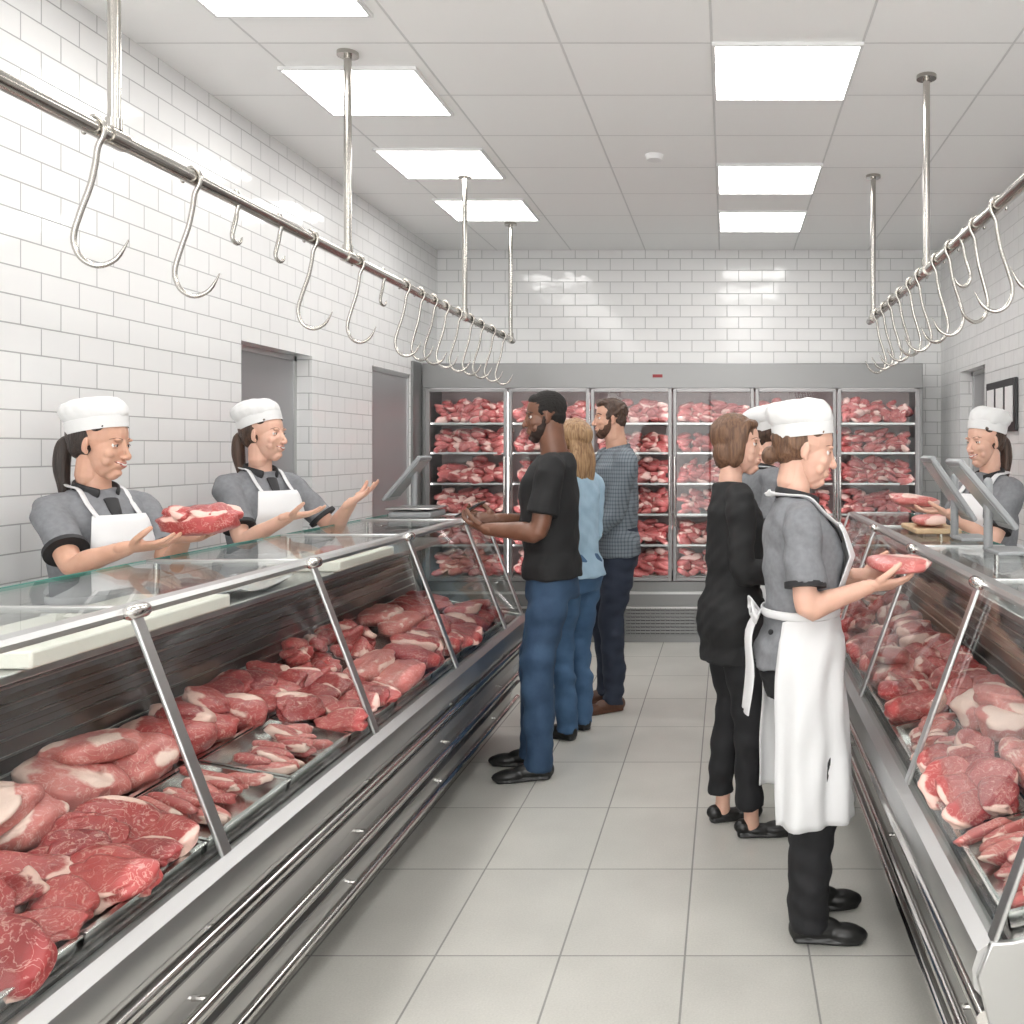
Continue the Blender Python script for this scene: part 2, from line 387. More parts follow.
def build_head(e, Mh, hair, hairmat, skin, cap, smile, beard, male, seed, nr):
    mj = 1.1 if male else 1.0
    ears = hair not in ('bob', 'long')
    b = Buf()
    b.ell((0, -.016, .032), (.073, .096, .085), nu=24, nv=16)
    b.ell((0, .026, -.018), (.060, .060, .078), nu=24, nv=16)
    b.tube([(0, .018, -.030), (0, .030, -.065), (0, .042, -.090), (0, .050, -.102)], [(.058 * mj, .056), (.050 * mj, .052), (.037 * mj, .041), (.022 * mj, .028)], n=24, ref=(1, 0, 0), smooth=3)
    b.ell((0, .066, -.097), (.018 * mj, .014, .014 * mj))
    for sg in (1, -1):
        b.ell((sg * .037, .053, -.028), (.021, .020, .021))
        b.ell((sg * .034, .049, -.052), (.021, .019, .024))
        if ears:
            b.ell((sg * .0735, -.010, -.008), (.0062, .0145, .0265), Matrix.Rotation(sg * -.40, 3, 'Z') @ Matrix.Rotation(-.15, 3, 'X'))
            b.ell((sg * .071, -.003, -.030), (.006, .007, .010))
        b.ell((sg * .0100, .0915, -.0405), (.0075, .0085, .0063))
        b.ell((sg * .028, .0755, .0205), (.020, .0075, .0065))
    b.tube([(0, .077, .016), (0, .0850, -.004), (0, .0930, -.022), (0, .1005, -.035), (0, .0970, -.0425)], [.0065, .0065, .0078, .0090, .0075], n=12, smooth=3)
    b.ell((0, .0750, -.066), (.025, .0150, .018))
    b.tube([(0, -.03, -.04), (0, -.032, -.12)], [nr, nr], n=16)
    hm = remesh(b, .0034, 3)
    n = len(hm.vertices); co = np.empty(n * 3); hm.vertices.foreach_get('co', co); co = co.reshape(-1, 3)
    front = (co[:, 1] > .035)
    for sg in (1, -1):
        d = ((co[:, 0] - sg * .030) / .0185) ** 2 + ((co[:, 2] - .001) / .0115) ** 2
        co[:, 1] -= np.where(front, .0046 * np.exp(-d), 0)
        d = ((co[:, 0] - sg * .0145) / .006) ** 2 + ((co[:, 2] - .004) / .010) ** 2
        co[:, 1] -= np.where(front, .0020 * np.exp(-d), 0)
        if smile:
            d = ((co[:, 0] - sg * .035) / .010) ** 2 + ((co[:, 2] + .052) / .012) ** 2
            co[:, 1] -= np.where(front, .0018 * np.exp(-d), 0)
            d = ((co[:, 0] - sg * .041) / .014) ** 2 + ((co[:, 2] + .031) / .012) ** 2
            co[:, 1] += np.where(front, .0026 * np.exp(-d), 0)
    d = (co[:, 0] / .02) ** 2 + ((co[:, 2] + .083) / .0055) ** 2
    co[:, 1] -= np.where(front, .0018 * np.exp(-d), 0)
    hm.vertices.foreach_set('co', co.ravel()); hm.update()
    bvh = BVHTree.FromPolygons([v.co.copy() for v in hm.vertices], [tuple(p.vertices) for p in hm.polygons])
    def surf(x, z, o=0.):
        h = bvh.ray_cast(V((x, .3, z)), V((0, -1, 0)))
        return V((x, (h[0].y if h[0] is not None else .06) + o, z))
    mkobj('head', xfmesh(hm, Mh), skin, e, True, 0)
    bw, bi, bl, bp_, bt, bsk, bb = Buf(), Buf(), Buf(), Buf(), Buf(), Buf(), Buf()
    for sg in (1, -1):
        p = surf(sg * .030, 0); c = V((sg * .030, p.y - .0080, 0))
        R = .0120
        bw.ell(c, (R, R, R), nu=20, nv=14)
        bi.ell(c + V((0, R * .62, 0)), (.0060, .0052, .0060))
        def lid(z_in, z_mid, z_out, up):
            rows = []; K = 11
            for j in range(5):
                row = []
                for k in range(K):
                    t = k / (K - 1); xx = (-1 + 2 * t)
                    edge = z_mid * (1 - xx * xx) + (z_in if xx < 0 else z_out) * xx * xx
                    zz = edge + (j / 4) * ((.0125 if up else -.0125) - edge)
                    r = R + .0012
                    X = xx * .0128; rem = r * r - zz * zz * .9 - X * X * .62
                    row.append(c + V((sg * X, math.sqrt(max(rem, 1e-6)), zz)))
                rows.append(row)
            vs = [p for r in rows for p in r]
            bsk.add(vs, [(j * K + k, j * K + k + 1, (j + 1) * K + k + 1, (j + 1) * K + k) for j in range(4) for k in range(K - 1)])
            return rows[0]
        up_ = .0050 if smile else .0054
        er_ = lid(-.0008, up_, .0012, True); lid(-.0008, -.0044, .0008, False)
        bl.tube([q + V((0, .0004, .0003)) for q in er_] + [er_[-1] + V((sg * .002, -.001, .0008))], [.0004] + [.0009] * 10 + [.0004], n=6)
        bb.tube([surf(sg * .0140, .0220, .0000), surf(sg * .024, .0252, -.0003), surf(sg * .035, .0265, -.0006), surf(sg * .0465, .0210, -.0006)], [(.0010, .0016), (.0012, .0024), (.0011, .0020), (.0008, .0008)] if not male else [(.002, .0030), (.0022, .0038), (.002, .0032), (.001, .002)], n=8, smooth=3, ref=(0, 1, 0))
    up = .0080 if smile else 0.001
    wd = .0275 if smile else .0215
    xs = (-1, -.8, -.55, -.28, 0, .28, .55, .8, 1)
    gap = .0062 if smile else .0004
    ul = [surf(x * wd, -.0610 + up * abs(x) ** 1.6 - (.0006 if abs(x) < .1 else 0), -.0010 - .001 * abs(x)) for x in xs]
    ll = [surf(x * wd, -.0655 - gap * (1 - x * x) + up * abs(x) ** 1.6 + .0040 * x ** 4, -.0010 - .001 * abs(x)) for x in xs]
    bp_.tube(ul, [(.0010, .0008), (.0018, .0018), (.0024, .0022), (.0028, .0028), (.0026, .0024), (.0028, .0028), (.0024, .0022), (.0018, .0018), (.0010, .0008)], n=8, smooth=2, ref=(0, 1, 0))
    bp_.tube(ll, [(.0010, .0008), (.0018, .0018), (.0026, .0026), (.0030, .0032), (.0032, .0034), (.0030, .0032), (.0026, .0026), (.0018, .0018), (.0010, .0008)], n=8, smooth=2, ref=(0, 1, 0))
    bm_ = Buf(); bm_.tube([surf(x * wd * 1.02, -.0635 - gap * .5 * (1 - x * x) + up * abs(x) ** 1.6, .0001) for x in xs], [(.0010, .0006)] + [(.0012, .0012 + gap * .18)] * 7 + [(.0010, .0006)], n=6, smooth=2, ref=(0, 1, 0))
    bobj(bm_.xf(Mh), 'mouth_line', M_lipD, e, sharp=0)
    if smile:
        tt = [surf(x * wd * .80, -.0650 - .0008 * (1 - x * x) + up * abs(x) ** 1.6, .0009) for x in (-1, -.5, 0, .5, 1)]
        bt.tube(tt, [(.001, .0012), (.0014, .0028), (.0014, .0033), (.0014, .0028), (.001, .0012)], n=8, smooth=2, ref=(0, 1, 0)); bobj(bt.xf(Mh), 'teeth', M_teeth, e, sharp=0)
    bobj(bw.xf(Mh), 'eyes', M_eye, e, sharp=0); bobj(bi.xf(Mh), 'irises', M_iris, e, sharp=0)
    bobj(bl.xf(Mh), 'lashes', M_lash, e, sharp=0); bobj(bb.xf(Mh), 'eyebrows', M_lash if male else M_browb, e, sharp=0)
    bobj(bp_.xf(Mh), 'lips', M_lip if skin is not M_skinD else M_lipD, e, sharp=0)
    bobj(bsk.xf(Mh), 'eyelids', skin, e, sharp=0)
    b = Buf(); fold = .0015; fs = (40, 40, 12)
    RX = lambda a: Matrix.Rotation(a, 3, 'X')
    if hair == 'afro':
        b.ell((0, -.024, .046), (.0765, .092, .080), nu=24, nv=16); b.ell((0, -.05, .0), (.070, .058, .060)); b.ell((0, .022, .082), (.056, .046, .030)); fold = .0018; fs = (140, 140, 140)
        for sg in (1, -1): b.ell((sg * .062, .008, .030), (.0095, .026, .026), RX(.3))
    elif hair == 'short':
        b.ell((0, -.026, .044), (.0775, .092, .083), nu=24, nv=16); b.ell((0, -.055, -.005), (.068, .053, .062)); b.ell((0, .030, .094), (.056, .048, .026)); b.ell((.0, .056, .086), (.042, .028, .018)); fold = .003; fs = (60, 60, 60)
        for sg in (1, -1): b.ell((sg * .063, .012, .020), (.009, .022, .034), RX(.3))
    elif hair == 'bob':
        b.ell((0, -.026, .040), (.083, .101, .092), nu=24, nv=16); b.ell((0, -.052, -.032), (.080, .060, .080), nu=24, nv=14)
        for sg in (1, -1):
            b.ell((sg * .058, -.012, -.020), (.026, .044, .074), nu=16, nv=12)
            b.tube([(sg * .045, .045, .085), (sg * .062, .022, .040), (sg * .066, .006, -.02), (sg * .060, .002, -.070)], [(.018, .020), (.026, .015), (.028, .015), (.022, .012)], n=16, smooth=4, ref=(0, 1, 0))
        b.ell((.012, .042, .082), (.054, .036, .024)); fold = .0022; fs = (60, 60, 14)
    elif hair == 'long':
        b.ell((0, -.026, .040), (.085, .102, .092), nu=24, nv=16); b.tube([(0, -.06, .0), (0, -.085, -.08), (0, -.09, -.18), (0, -.075, -.27)], [(.078, .05), (.084, .045), (.080, .035), (.045, .02)], n=20, ref=(1, 0, 0), smooth=3)
        for sg in (1, -1): b.tube([(sg * .05, .035, .08), (sg * .066, .01, .03), (sg * .074, -.0, -.06), (sg * .072, -.01, -.16)], [.022, .026, .026, .018], n=12, smooth=3)
        fold = .004; fs = (60, 60, 12)
    else:
        b.ell((0, -.034, .026), (.0755, .090, .086), nu=24, nv=16); b.ell((0, -.062, -.012), (.064, .046, .056))
        for sg in (1, -1): b.ell((sg * .0615, .014, .054), (.009, .032, .014), RX(.5))
        if hair == 'ponytail':
            b.tube([(0, -.095, .0), (0, -.130, -.02), (0, -.135, -.09), (0, -.118, -.17), (0, -.11, -.21)], [.020, .027, .029, .021, .01], n=14, smooth=4)
        elif hair == 'bun':
            b.ell((0, -.116, -.045), (.034, .028, .032)); b.tube([(0, -.08, -.02), (0, -.118, -.045)], [.028, .023])
    mkobj('hair', xfmesh(remesh(b, .0038, 2, fold=fold, fseed=seed, fsc=fs), Mh), hairmat, e, True, 0)
    if beard is not None:
        b = Buf()
        b.tube([(0, .020, -.050), (0, .0305, -.072), (0, .0435, -.093), (0, .0515, -.104)], [(.0570 * mj, .047), (.0510 * mj, .0510), (.0375 * mj, .0412), (.0212 * mj, .0270)], n=24, ref=(1, 0, 0), smooth=3)
        b.ell((0, .0672, -.099), (.0188 * mj, .0146, .0143 * mj))
        for sg in (1, -1): b.tube([(sg * .0640, .002, .0), (sg * .0600, .010, -.035), (sg * .0525, .024, -.065)], [(.009, .003), (.014, .0042), (.02, .008)], n=10, ref=(0, 1, 0), smooth=3)
        b.tube([surf(x * .024, -.0535 - .006 * abs(x) ** 2, -.0018) for x in (-1, -.5, 0, .5, 1)], [(.002, .003), (.0025, .0032), (.002, .0028), (.0025, .0032), (.002, .003)], n=8, ref=(0, 1, 0))
        mkobj('beard', xfmesh(remesh(b, .0032, 2, fold=.0005, fseed=3, fsc=(80, 80, 80)), Mh), beard, e, True, 0)
    if cap:
        Mc = Mh @ Matrix.Translation((0, -.020, .040)) @ Matrix.Rotation(.30, 4, 'X')
        def er(rx, ry, z, n=40, cy=0): return [V((rx * math.cos(2 * math.pi * k / n), cy + ry * math.sin(2 * math.pi * k / n), z)) for k in range(n)]
        b = Buf(); b.rings([er(.079, .098, .002), er(.081, .100, .0), er(.083, .102, .018), er(.084, .103, .042), er(.081, .100, .044)])
        bobj(b.xf(Mc), 'cap_band', M_cap, e, sharp=50)
        b = Buf()
        b.rings([er(.078, .096, .032), er(.084, .103, .043), er(.089, .108, .056, cy=-.004), er(.0905, .110, .074, cy=-.008), er(.0865, .106, .092, cy=-.012), er(.073, .093, .109, cy=-.015), er(.048, .063, .120, cy=-.016), er(.015, .02, .124, cy=-.016)])
        mkobj('cap_crown', xfmesh(remesh(b, .0045, 2, fold=.004, fseed=seed, fsc=(30, 30, 14)), Mc), M_cap, e, True, 0)

def person(name, loc, heading, H=1.72, sex='F', lean=0., skin=M_skinL, headh=None, pitch=0., roll=0., wR=None, wL=None, poleR=None, poleL=None,
           dR=None, nR=None, dL=None, nL=None, curl=.35, hair='ponytail', hairmat=M_hDark, cap=False, top=M_uni, sleeve='short', hem=.90, collar=None,
           pants=M_bpants, shoes=M_bshoe, apron=False, feet=None, smile=False, beard=None, cardigan=False, ankle=False, wide=1.0, flats=False, seed=1, leg=1.0):
    hv = V((heading[0], heading[1])).normalized(); ang = math.atan2(-hv.x, hv.y)
    e = empty(name, (loc[0], loc[1], 0), False); e.rotation_euler = (0, 0, ang)
    MW = Matrix.Translation((loc[0], loc[1], 0)) @ Matrix.Rotation(ang, 4, 'Z'); MI = MW.inverted(); R3 = MI.to_3x3()
    s = H / 1.75; T = TF if sex == 'F' else TM
    tl = math.tan(lean); male = sex == 'M'
    def ly(z): return max(0, z - .92 * s) * tl
    def tor(z, o=0):
        zz = z / s
        for i in range(len(T) - 1):
            if zz <= T[i + 1][0] or i == len(T) - 2:
                a, b = T[i], T[i + 1]; t = min(max((zz - a[0]) / (b[0] - a[0]), 0), 1); break
        rx, ry, cy = [(a[q] * (1 - t) + b[q] * t) * s for q in (1, 2, 3)]
        return rx * wide + o, ry * wide + o, cy + ly(z)
    def tring(z, o=0, n=32):
        rx, ry, cy = tor(z, o)
        return [V((rx * math.cos(2 * math.pi * k / n), cy + ry * math.sin(2 * math.pi * k / n), z)) for k in range(n)]
    sw = (.155 if not male else .185) * s
    shz = (1.395 if not male else 1.40) * s
    k1, k2 = .285 * s, .25 * s
    hk = 1.06 if male else .97
    arms = {}
    for side, w, pole, sg in (('R', wR, poleR, 1), ('L', wL, poleL, -1)):
        Sh = V((sg * sw, -.01 + ly(shz), shz))
        Wt = MI @ V(w) if w is not None else V((sg * (sw + .055), .05 + ly(shz) * .3, shz - .515 * s))
        pl = V(pole) if pole is not None else V((sg * .35, -.5, -.8))
        E, W = ik(Sh, Wt, k1, k2, pl); arms[side] = (Sh, E, W, sg)
    if feet is None: feet = [(.095, .03), (-.095, -.02)]
    ankles = [V((fx, fy, .085)) for fx, fy in feet]
    hips = [V((.088 * s, -.005, .87 * s)), V((-.088 * s, -.005, .87 * s))]
    b = Buf()
    b.rings([tring(z * s, -.014 * s) for z in (.80, .88, .96, 1.07, 1.17, 1.27, 1.35, 1.41, 1.44)])
    hpos = V((0, ly(1.5 * s) + .022 + (.01 if male else 0), H - .117))
    nr = (.058 if male else .047) * s
    b.tube([V((0, tor(1.40 * s)[2], 1.40 * s)), V((0, tor(1.47 * s)[2], 1.47 * s)), hpos + V((0, -.03, -.075)), hpos + V((0, -.03, -.03))], [nr * 1.35, nr * 1.08, nr, nr], n=20, smooth=3)
    am = (1.14 if male else 1.0) * s
    for side, (Sh, E, W, sg) in arms.items():
        f = (W - E)
        b.tube([Sh + V((-sg * .03, 0, 0)), Sh, (Sh + E) / 2, E, E + f * .28, E + f * .65, W], [.045 * am, .048 * am, .043 * am, .036 * am, .039 * am, .031 * am, (.026 * am, .024 * am)], n=16, smooth=3)
    for hp, an in zip(hips, ankles):
        kn = (hp + an) / 2 + V((0, .03, .02))
        b.tube([hp, (hp + kn) / 2, kn, kn * .6 + an * .4 + V((0, -.010, 0)), an, an + V((0, 0, -.04))], [.075 * s, .065 * s, .046 * s, .042 * s, .032 * s, .036 * s], n=16, smooth=3)
    mkobj('body', remesh(b, .009, 4), skin, e, True, 0)
    for side, (Sh, E, W, sg) in arms.items():
        fd = (W - E).normalized()
        d = (dR if side == 'R' else dL); n = (nR if side == 'R' else nL)
        d = R3 @ V(d) if d is not None else fd
        n = R3 @ V(n) if n is not None else V((-sg, .15, 0))
        mkobj('hand_' + side.lower(), hand_mesh(W, d, n, side == 'R', curl, hk), skin, e, True, 0)
    b = Buf(); o = .012
    b.rings([tring(z * s, o * .8) for z in (.80, .88, .96, 1.02)])
    for hp, an, sg in zip(hips, ankles, (1, -1)):
        kn = (hp + an) / 2 + V((0, .03, .02))
        top_ = (1.0 if not ankle else .92) * leg
        zb = .045 if not ankle else .12
        end = an + V((0, -.005, zb - .085))
        b.tube([hp + V((-sg * .012, 0, .0)), hp * .6 + kn * .4, kn, kn * .5 + end * .5 + V((0, -.008, 0)), end + V((0, -.003, .05)), end], [.098 * s * wide, .090 * s * wide, .070 * s * leg, .064 * s * top_, .058 * s * top_, .061 * s * top_], n=20, smooth=4, round_=False)
    mkobj('trousers', remesh(b, .008, 3, fold=.008, fseed=seed, fsc=(11, 11, 20)), pants, e, True, 0)
    for an, sg in zip(ankles, (1, -1)):
        Mt = Matrix.Translation((an.x, an.y, 0)) @ Matrix.Rotation(-sg * .12, 4, 'Z')
        b = Buf(); q = (1.08 if male else .93)
        b.ell((0, -.035 * q, .04), (.034 * q, .042 * q, .045 if not flats else .03)); b.ell((0, .03 * q, .042 if not flats else .028), (.037 * q, .08 * q, .038 if not flats else .02)); b.ell((0, .115 * q, .028), (.043 * q, .07 * q, .029))
        b.ell((0, .15 * q, .024), (.034 * q, .045 * q, .024))
        b.tube([(0, -.05 * q, .008), (0, .02 * q, .008), (0, .12 * q, .008), (0, .165 * q, .008)], [(.034 * q, .012), (.036 * q, .012), (.044 * q, .012), (.034 * q, .012)], n=20, ref=(1, 0, 0))
        if not flats: b.tube([(0, -.02, .05), (0, -.01, .10)], [.042 * q, .042 * q], n=14)
        mkobj('shoe', xfmesh(remesh(b, .005, 2, floor=.001), Mt), shoes, e, True, 0)
    b = Buf(); o = .014
    zs = [hem * s] + [z * s for z in (.80, .88, .96, 1.02, 1.07, 1.17, 1.27, 1.35, 1.41, 1.445) if z > hem + .02] + [1.465 * s]
    rr = []
    for z in zs:
        oo = o + (.012 if z < 1.0 * s else 0) + (.01 if abs(z - 1.07 * s) < .03 or abs(z - 1.17 * s) < .03 else 0)
        if z < .8 * s: oo += (.8 * s - z) * .12
        rr.append(tring(z, oo))
    b.rings(rr)
    for side, (Sh, E, W, sg) in arms.items():
        A = V((sg * .05, Sh.y, Sh.z + .014))
        if sleeve == 'short':
            En = Sh + (E - Sh) * .72
            b.tube([A, Sh + V((0, 0, -.000)), Sh * .55 + En * .45, En], [.050 * am, .058 * am, .060 * am, .064 * am], n=18, smooth=3, round_=False)
        else:
            f = W - E; wend = W - f * (.06 if sleeve == 'long' else .45)
            b.tube([A, Sh, (Sh + E) / 2, E, E + f * .25, wend], [.050 * am, .058 * am, .056 * am, .05 * am, .05 * am, .038 * am if sleeve == 'long' else .047 * am], n=18, smooth=4, round_=False)
    if sex == 'F':
        for sg in (1, -1):
            c = tor(1.27 * s); b.ell((sg * .060 * s, c[2] + c[1] * .62, 1.262 * s), (.056 * s, .052 * s, .058 * s))
    mkobj('shirt' if not cardigan else 'cardigan', remesh(b, .0072, 3, fold=.009, fseed=seed + 50, fsc=(11, 11, 15)), top, e, True, 0)
    if sleeve == 'short' and collar is not None:
        b = Buf()
        for side, (Sh, E, W, sg) in arms.items():
            En = Sh + (E - Sh) * .70; u = (E - Sh).normalized()
            b.tube([En, En + u * .017], [.068 * am, .068 * am], n=24, round_=False)
        bobj(b, 'sleeve_trim', collar, e)
    if collar is not None:
        c0 = tor(1.455 * s); b = Buf()
        pts = []
        for k in range(25):
            a = math.radians(-150 + 300 * k / 24) - math.pi / 2
            rx, ry = .064 * s * (1.12 if male else 1), .062 * s * (1.12 if male else 1)
            t = abs(k - 12) / 12
            pts.append(V((rx * math.cos(a) * (1 + .1 * t), c0[2] + ry * math.sin(a) * (1 + .35 * t * t), (1.48 - .035 * t * t) * s)))
        b.tube(pts, [(.021, .006)] * 25, n=10, ref=(0, 0, 1))
        pts = []
        for zz in (1.43, 1.39, 1.35, 1.31):
            t3 = tor(zz * s, .018); pts.append(V((0, t3[2] + t3[1], zz * s)))
        b.tube(pts, [(.026, .006), (.022, .006), (.014, .006), (.010, .006)], n=10, ref=(1, 0, 0))
        bobj(b, 'collar', collar, e, sharp=0)
    if apron:
        zb, zt, zw = .41, 1.375, 1.08
        b = Buf(); NA = 56; rows = []
        levels = [zt - i * (zt - zb) / 46 for i in range(47)]
        for z in levels:
            if z > zw + .07: hw = math.asin(min(.9, (.075 + (zt - z) * .16) / .155))
            elif z > zw - .02: t = (zw + .07 - z) / .09; h0 = math.asin(min(.9, (.075 + (zt - zw - .07) * .16) / .155)); hw = h0 + (math.radians(125) - h0) * t ** 1.5
            else: hw = math.radians(125)
            if z > .9: rx, ry, cy = tor(z * s, .034 if z > 1.0 else .04)
            else:
                r0 = tor(.9 * s, .04); t = (.9 - z); rx, ry, cy = r0[0] + t * .03, r0[1] + t * .05, r0[2] + t * .01
            row = []
            for k in range(NA + 1):
                a = -hw + 2 * hw * k / NA
                am_ = max(0, 1.05 - z) * .026
                ff = am_ * (math.sin(a * 6.5 + 1 + seed + 1.5 * z) + .6 * math.sin(a * 13 + 3 * z + seed)) + .0035 * math.sin(9 * a + 22 * z + seed) * (1 if z < 1.05 else .5)
                if sex == 'F' and 1.15 < z: ff += .012
                row.append(V(((rx + ff) * math.sin(a), cy + (ry + ff) * math.cos(a), z * s)))
            rows.append(row)
        n1 = NA + 1
        b.add([p for r in rows for p in r], [(i * n1 + k, (i + 1) * n1 + k, (i + 1) * n1 + k + 1, i * n1 + k + 1) for i in range(46) for k in range(NA)])
        ob = bobj(b, 'apron', M_apron, e, sharp=0)
        sd = ob.modifiers.new('s', 'SOLIDIFY'); sd.thickness = .004; sd.offset = 0
        b = Buf()
        for sg in (1, -1):
            t4 = tor(1.41 * s, .024)
            b.tube([V((sg * .074, rows[0][2].y, 1.37 * s)), V((sg * .076, t4[2] + t4[1] * .78, 1.415 * s)), V((sg * .076, tor(1.45 * s)[2] + .035, 1.465 * s)), V((sg * .070, tor(1.45 * s)[2] - .03, 1.474 * s)), V((sg * .045, tor(1.46 * s)[2] - .078, 1.478 * s)), V((0, tor(1.46 * s)[2] - .090, 1.48 * s))], [(.013, .004)] * 6, n=8, ref=(1, .3, .2), smooth=4)
        pts = []
        for k in range(33):
            a = 2 * math.pi * k / 32; rx, ry, cy = tor(zw * s, .036); pts.append(V((rx * math.sin(a), cy - ry * math.cos(a), zw * s)))
        b.tube(pts, [(.014, .004)] * 33, n=8, ref=(0, 0, 1), round_=False)
        rx, ry, cy = tor(zw * s, .045); B0 = V((0, cy - ry, zw * s))
        for sg in (1, -1):
            b.tube([B0, B0 + V((sg * .05, -.025, .03)), B0 + V((sg * .085, -.02, -.005)), B0 + V((sg * .04, -.02, -.03)), B0], [(.012, .004)] * 5, n=8, ref=(0, -.6, 1), smooth=4)
            b.tube([B0, B0 + V((sg * .03, -.035, -.08)), B0 + V((sg * .045, -.03, -.2)), B0 + V((sg * .035, -.045, -.33))], [(.016, .004), (.02, .004), (.024, .005), (.02, .004)], n=8, ref=(1, .4, 0), smooth=4)
        bobj(b, 'apron_ties', M_apron, e, sharp=0)
    hh = V((headh[0], headh[1])).normalized() if headh else hv
    ha = math.atan2(-hh.x, hh.y) - ang
    Mh = Matrix.Translation(hpos) @ Matrix.Rotation(ha, 4, 'Z') @ Matrix.Rotation(pitch, 4, 'X') @ Matrix.Rotation(roll, 4, 'Y')
    build_head(e, Mh, hair, hairmat, skin, cap, smile, beard, male, seed, nr)
    return e

person('female_butcher', (-2.22, 3.32), (.90, -.43), H=1.70, headh=(1, -.02), pitch=-.12, cap=True, hair='ponytail', hairmat=M_hBlack, skin=M_skinT,
       wR=(-1.90, 2.99, 1.25), wL=(-1.86, 3.22, 1.26), dR=(.95, .15, .08), nR=(.0, .3, 1), dL=(.95, -.2, .08), nL=(0, -.3, 1), curl=.22, collar=M_trim, apron=True, smile=True, seed=1)
person('female_butcher', (-2.15, 4.35), (.85, -.53), H=1.75, headh=(1, -.12), pitch=.02, cap=True, hair='ponytail', hairmat=M_hDark,
       wR=(-1.90, 4.08, 1.27), wL=(-1.74, 4.36, 1.32), dR=(.95, .1, .15), nR=(-.2, .1, 1), dL=(.85, -.1, .5), nL=(-.5, -.2, .9), curl=.16, collar=M_trim, apron=True, smile=True, seed=2)
person('man_in_black_tshirt', (-.86, 4.58), (-.98, -.15), H=1.84, sex='M', skin=M_skinD, headh=(-.97, -.30), pitch=-.08, hair='afro', hairmat=M_hAfro, beard=M_stubD,
       top=M_bcloth, pants=M_denim, hem=.90, wL=(-1.13, 4.40, 1.19), wR=(-1.14, 4.66, 1.22), dL=(-.85, .45, .2), nL=(0, .5, .9), dR=(-.9, -.3, .1), nR=(0, -.6, .8), curl=.45,
       feet=[(.1, .10), (-.11, .06)], seed=3, wide=.98, leg=1.06)
person('woman_in_blue_top', (-.84, 5.17), (-.85, .5), H=1.72, hair='long', hairmat=M_hBlonde, top=M_blue, pants=M_denim2, hem=.88, sleeve='long', seed=4,
       wL=(-1.02, 5.0, 1.1), wR=(-1.00, 5.3, 1.1))
person('man_in_checked_shirt', (-.69, 5.75), (-.86, -.4), H=1.87, sex='M', headh=(-.98, -.32), hair='short', hairmat=M_hDark, beard=M_stubB, skin=M_skinT,
       top=M_check, pants=M_navy, shoes=M_brshoe, sleeve='roll', hem=.86, wL=(-.84, 5.54, 1.0), wR=(-.98, 5.82, 1.12), seed=5, collar=M_check, feet=[(.1, .02), (-.12, .05)])
person('woman_in_black_cardigan', (.03, 3.88), (.93, .20), H=1.70, headh=(1, -.16), hair='bob', hairmat=M_hBrown, top=M_bcloth, pants=M_bpants, sleeve='long', hem=.72, cardigan=True, ankle=True, flats=True,
       wR=(.27, 3.80, 1.06), wL=(.28, 4.06, 1.06), seed=6, feet=[(.09, .05), (-.09, -.03)], leg=1.05)
person('male_butcher', (.20, 4.92), (.95, .25), H=1.75, sex='M', cap=True, hair='nape', hairmat=M_hDark, wR=(.44, 4.78, 1.12), wL=(.46, 5.08, 1.12), collar=M_trim, apron=True, seed=7)
person('female_butcher', (.24, 3.09), (1, .06), H=1.68, headh=(1, .0), pitch=-.2, cap=True, hair='bun', hairmat=M_hBrown, wR=(.455, 2.97, 1.13), wL=(.455, 3.18, 1.14),
       dR=(.95, .2, .05), nR=(-.1, .5, .9), dL=(.95, -.2, .05), nL=(-.1, -.5, .9), curl=.28, collar=M_trim, apron=True, seed=8, feet=[(.1, .02), (-.1, .05)], leg=1.14)
person('female_butcher', (1.26, 4.55), (-.85, -.5), H=1.72, headh=(-.90, -.46), pitch=-.1, cap=True, hair='ponytail', hairmat=M_hDark, wR=(1.00, 4.62, 1.27), wL=(1.02, 4.33, 1.27),
       dR=(-.95, -.25, .0), nR=(0, -.2, 1), dL=(-.95, .2, 0), nL=(0, .2, 1), curl=.25, collar=M_trim, apron=True, smile=True, seed=9)

b = Buf(); Mp = Matrix.Translation((-1.235, 4.52, 1.275)) @ Matrix.Rotation(-.5, 4, 'Y')
b.box((-.075, -.038, -.005), (.075, .038, .005), Mp)
bobj(b, 'smartphone', M_black, bevel=.004, origin=(-1.235, 4.52, 1.275))

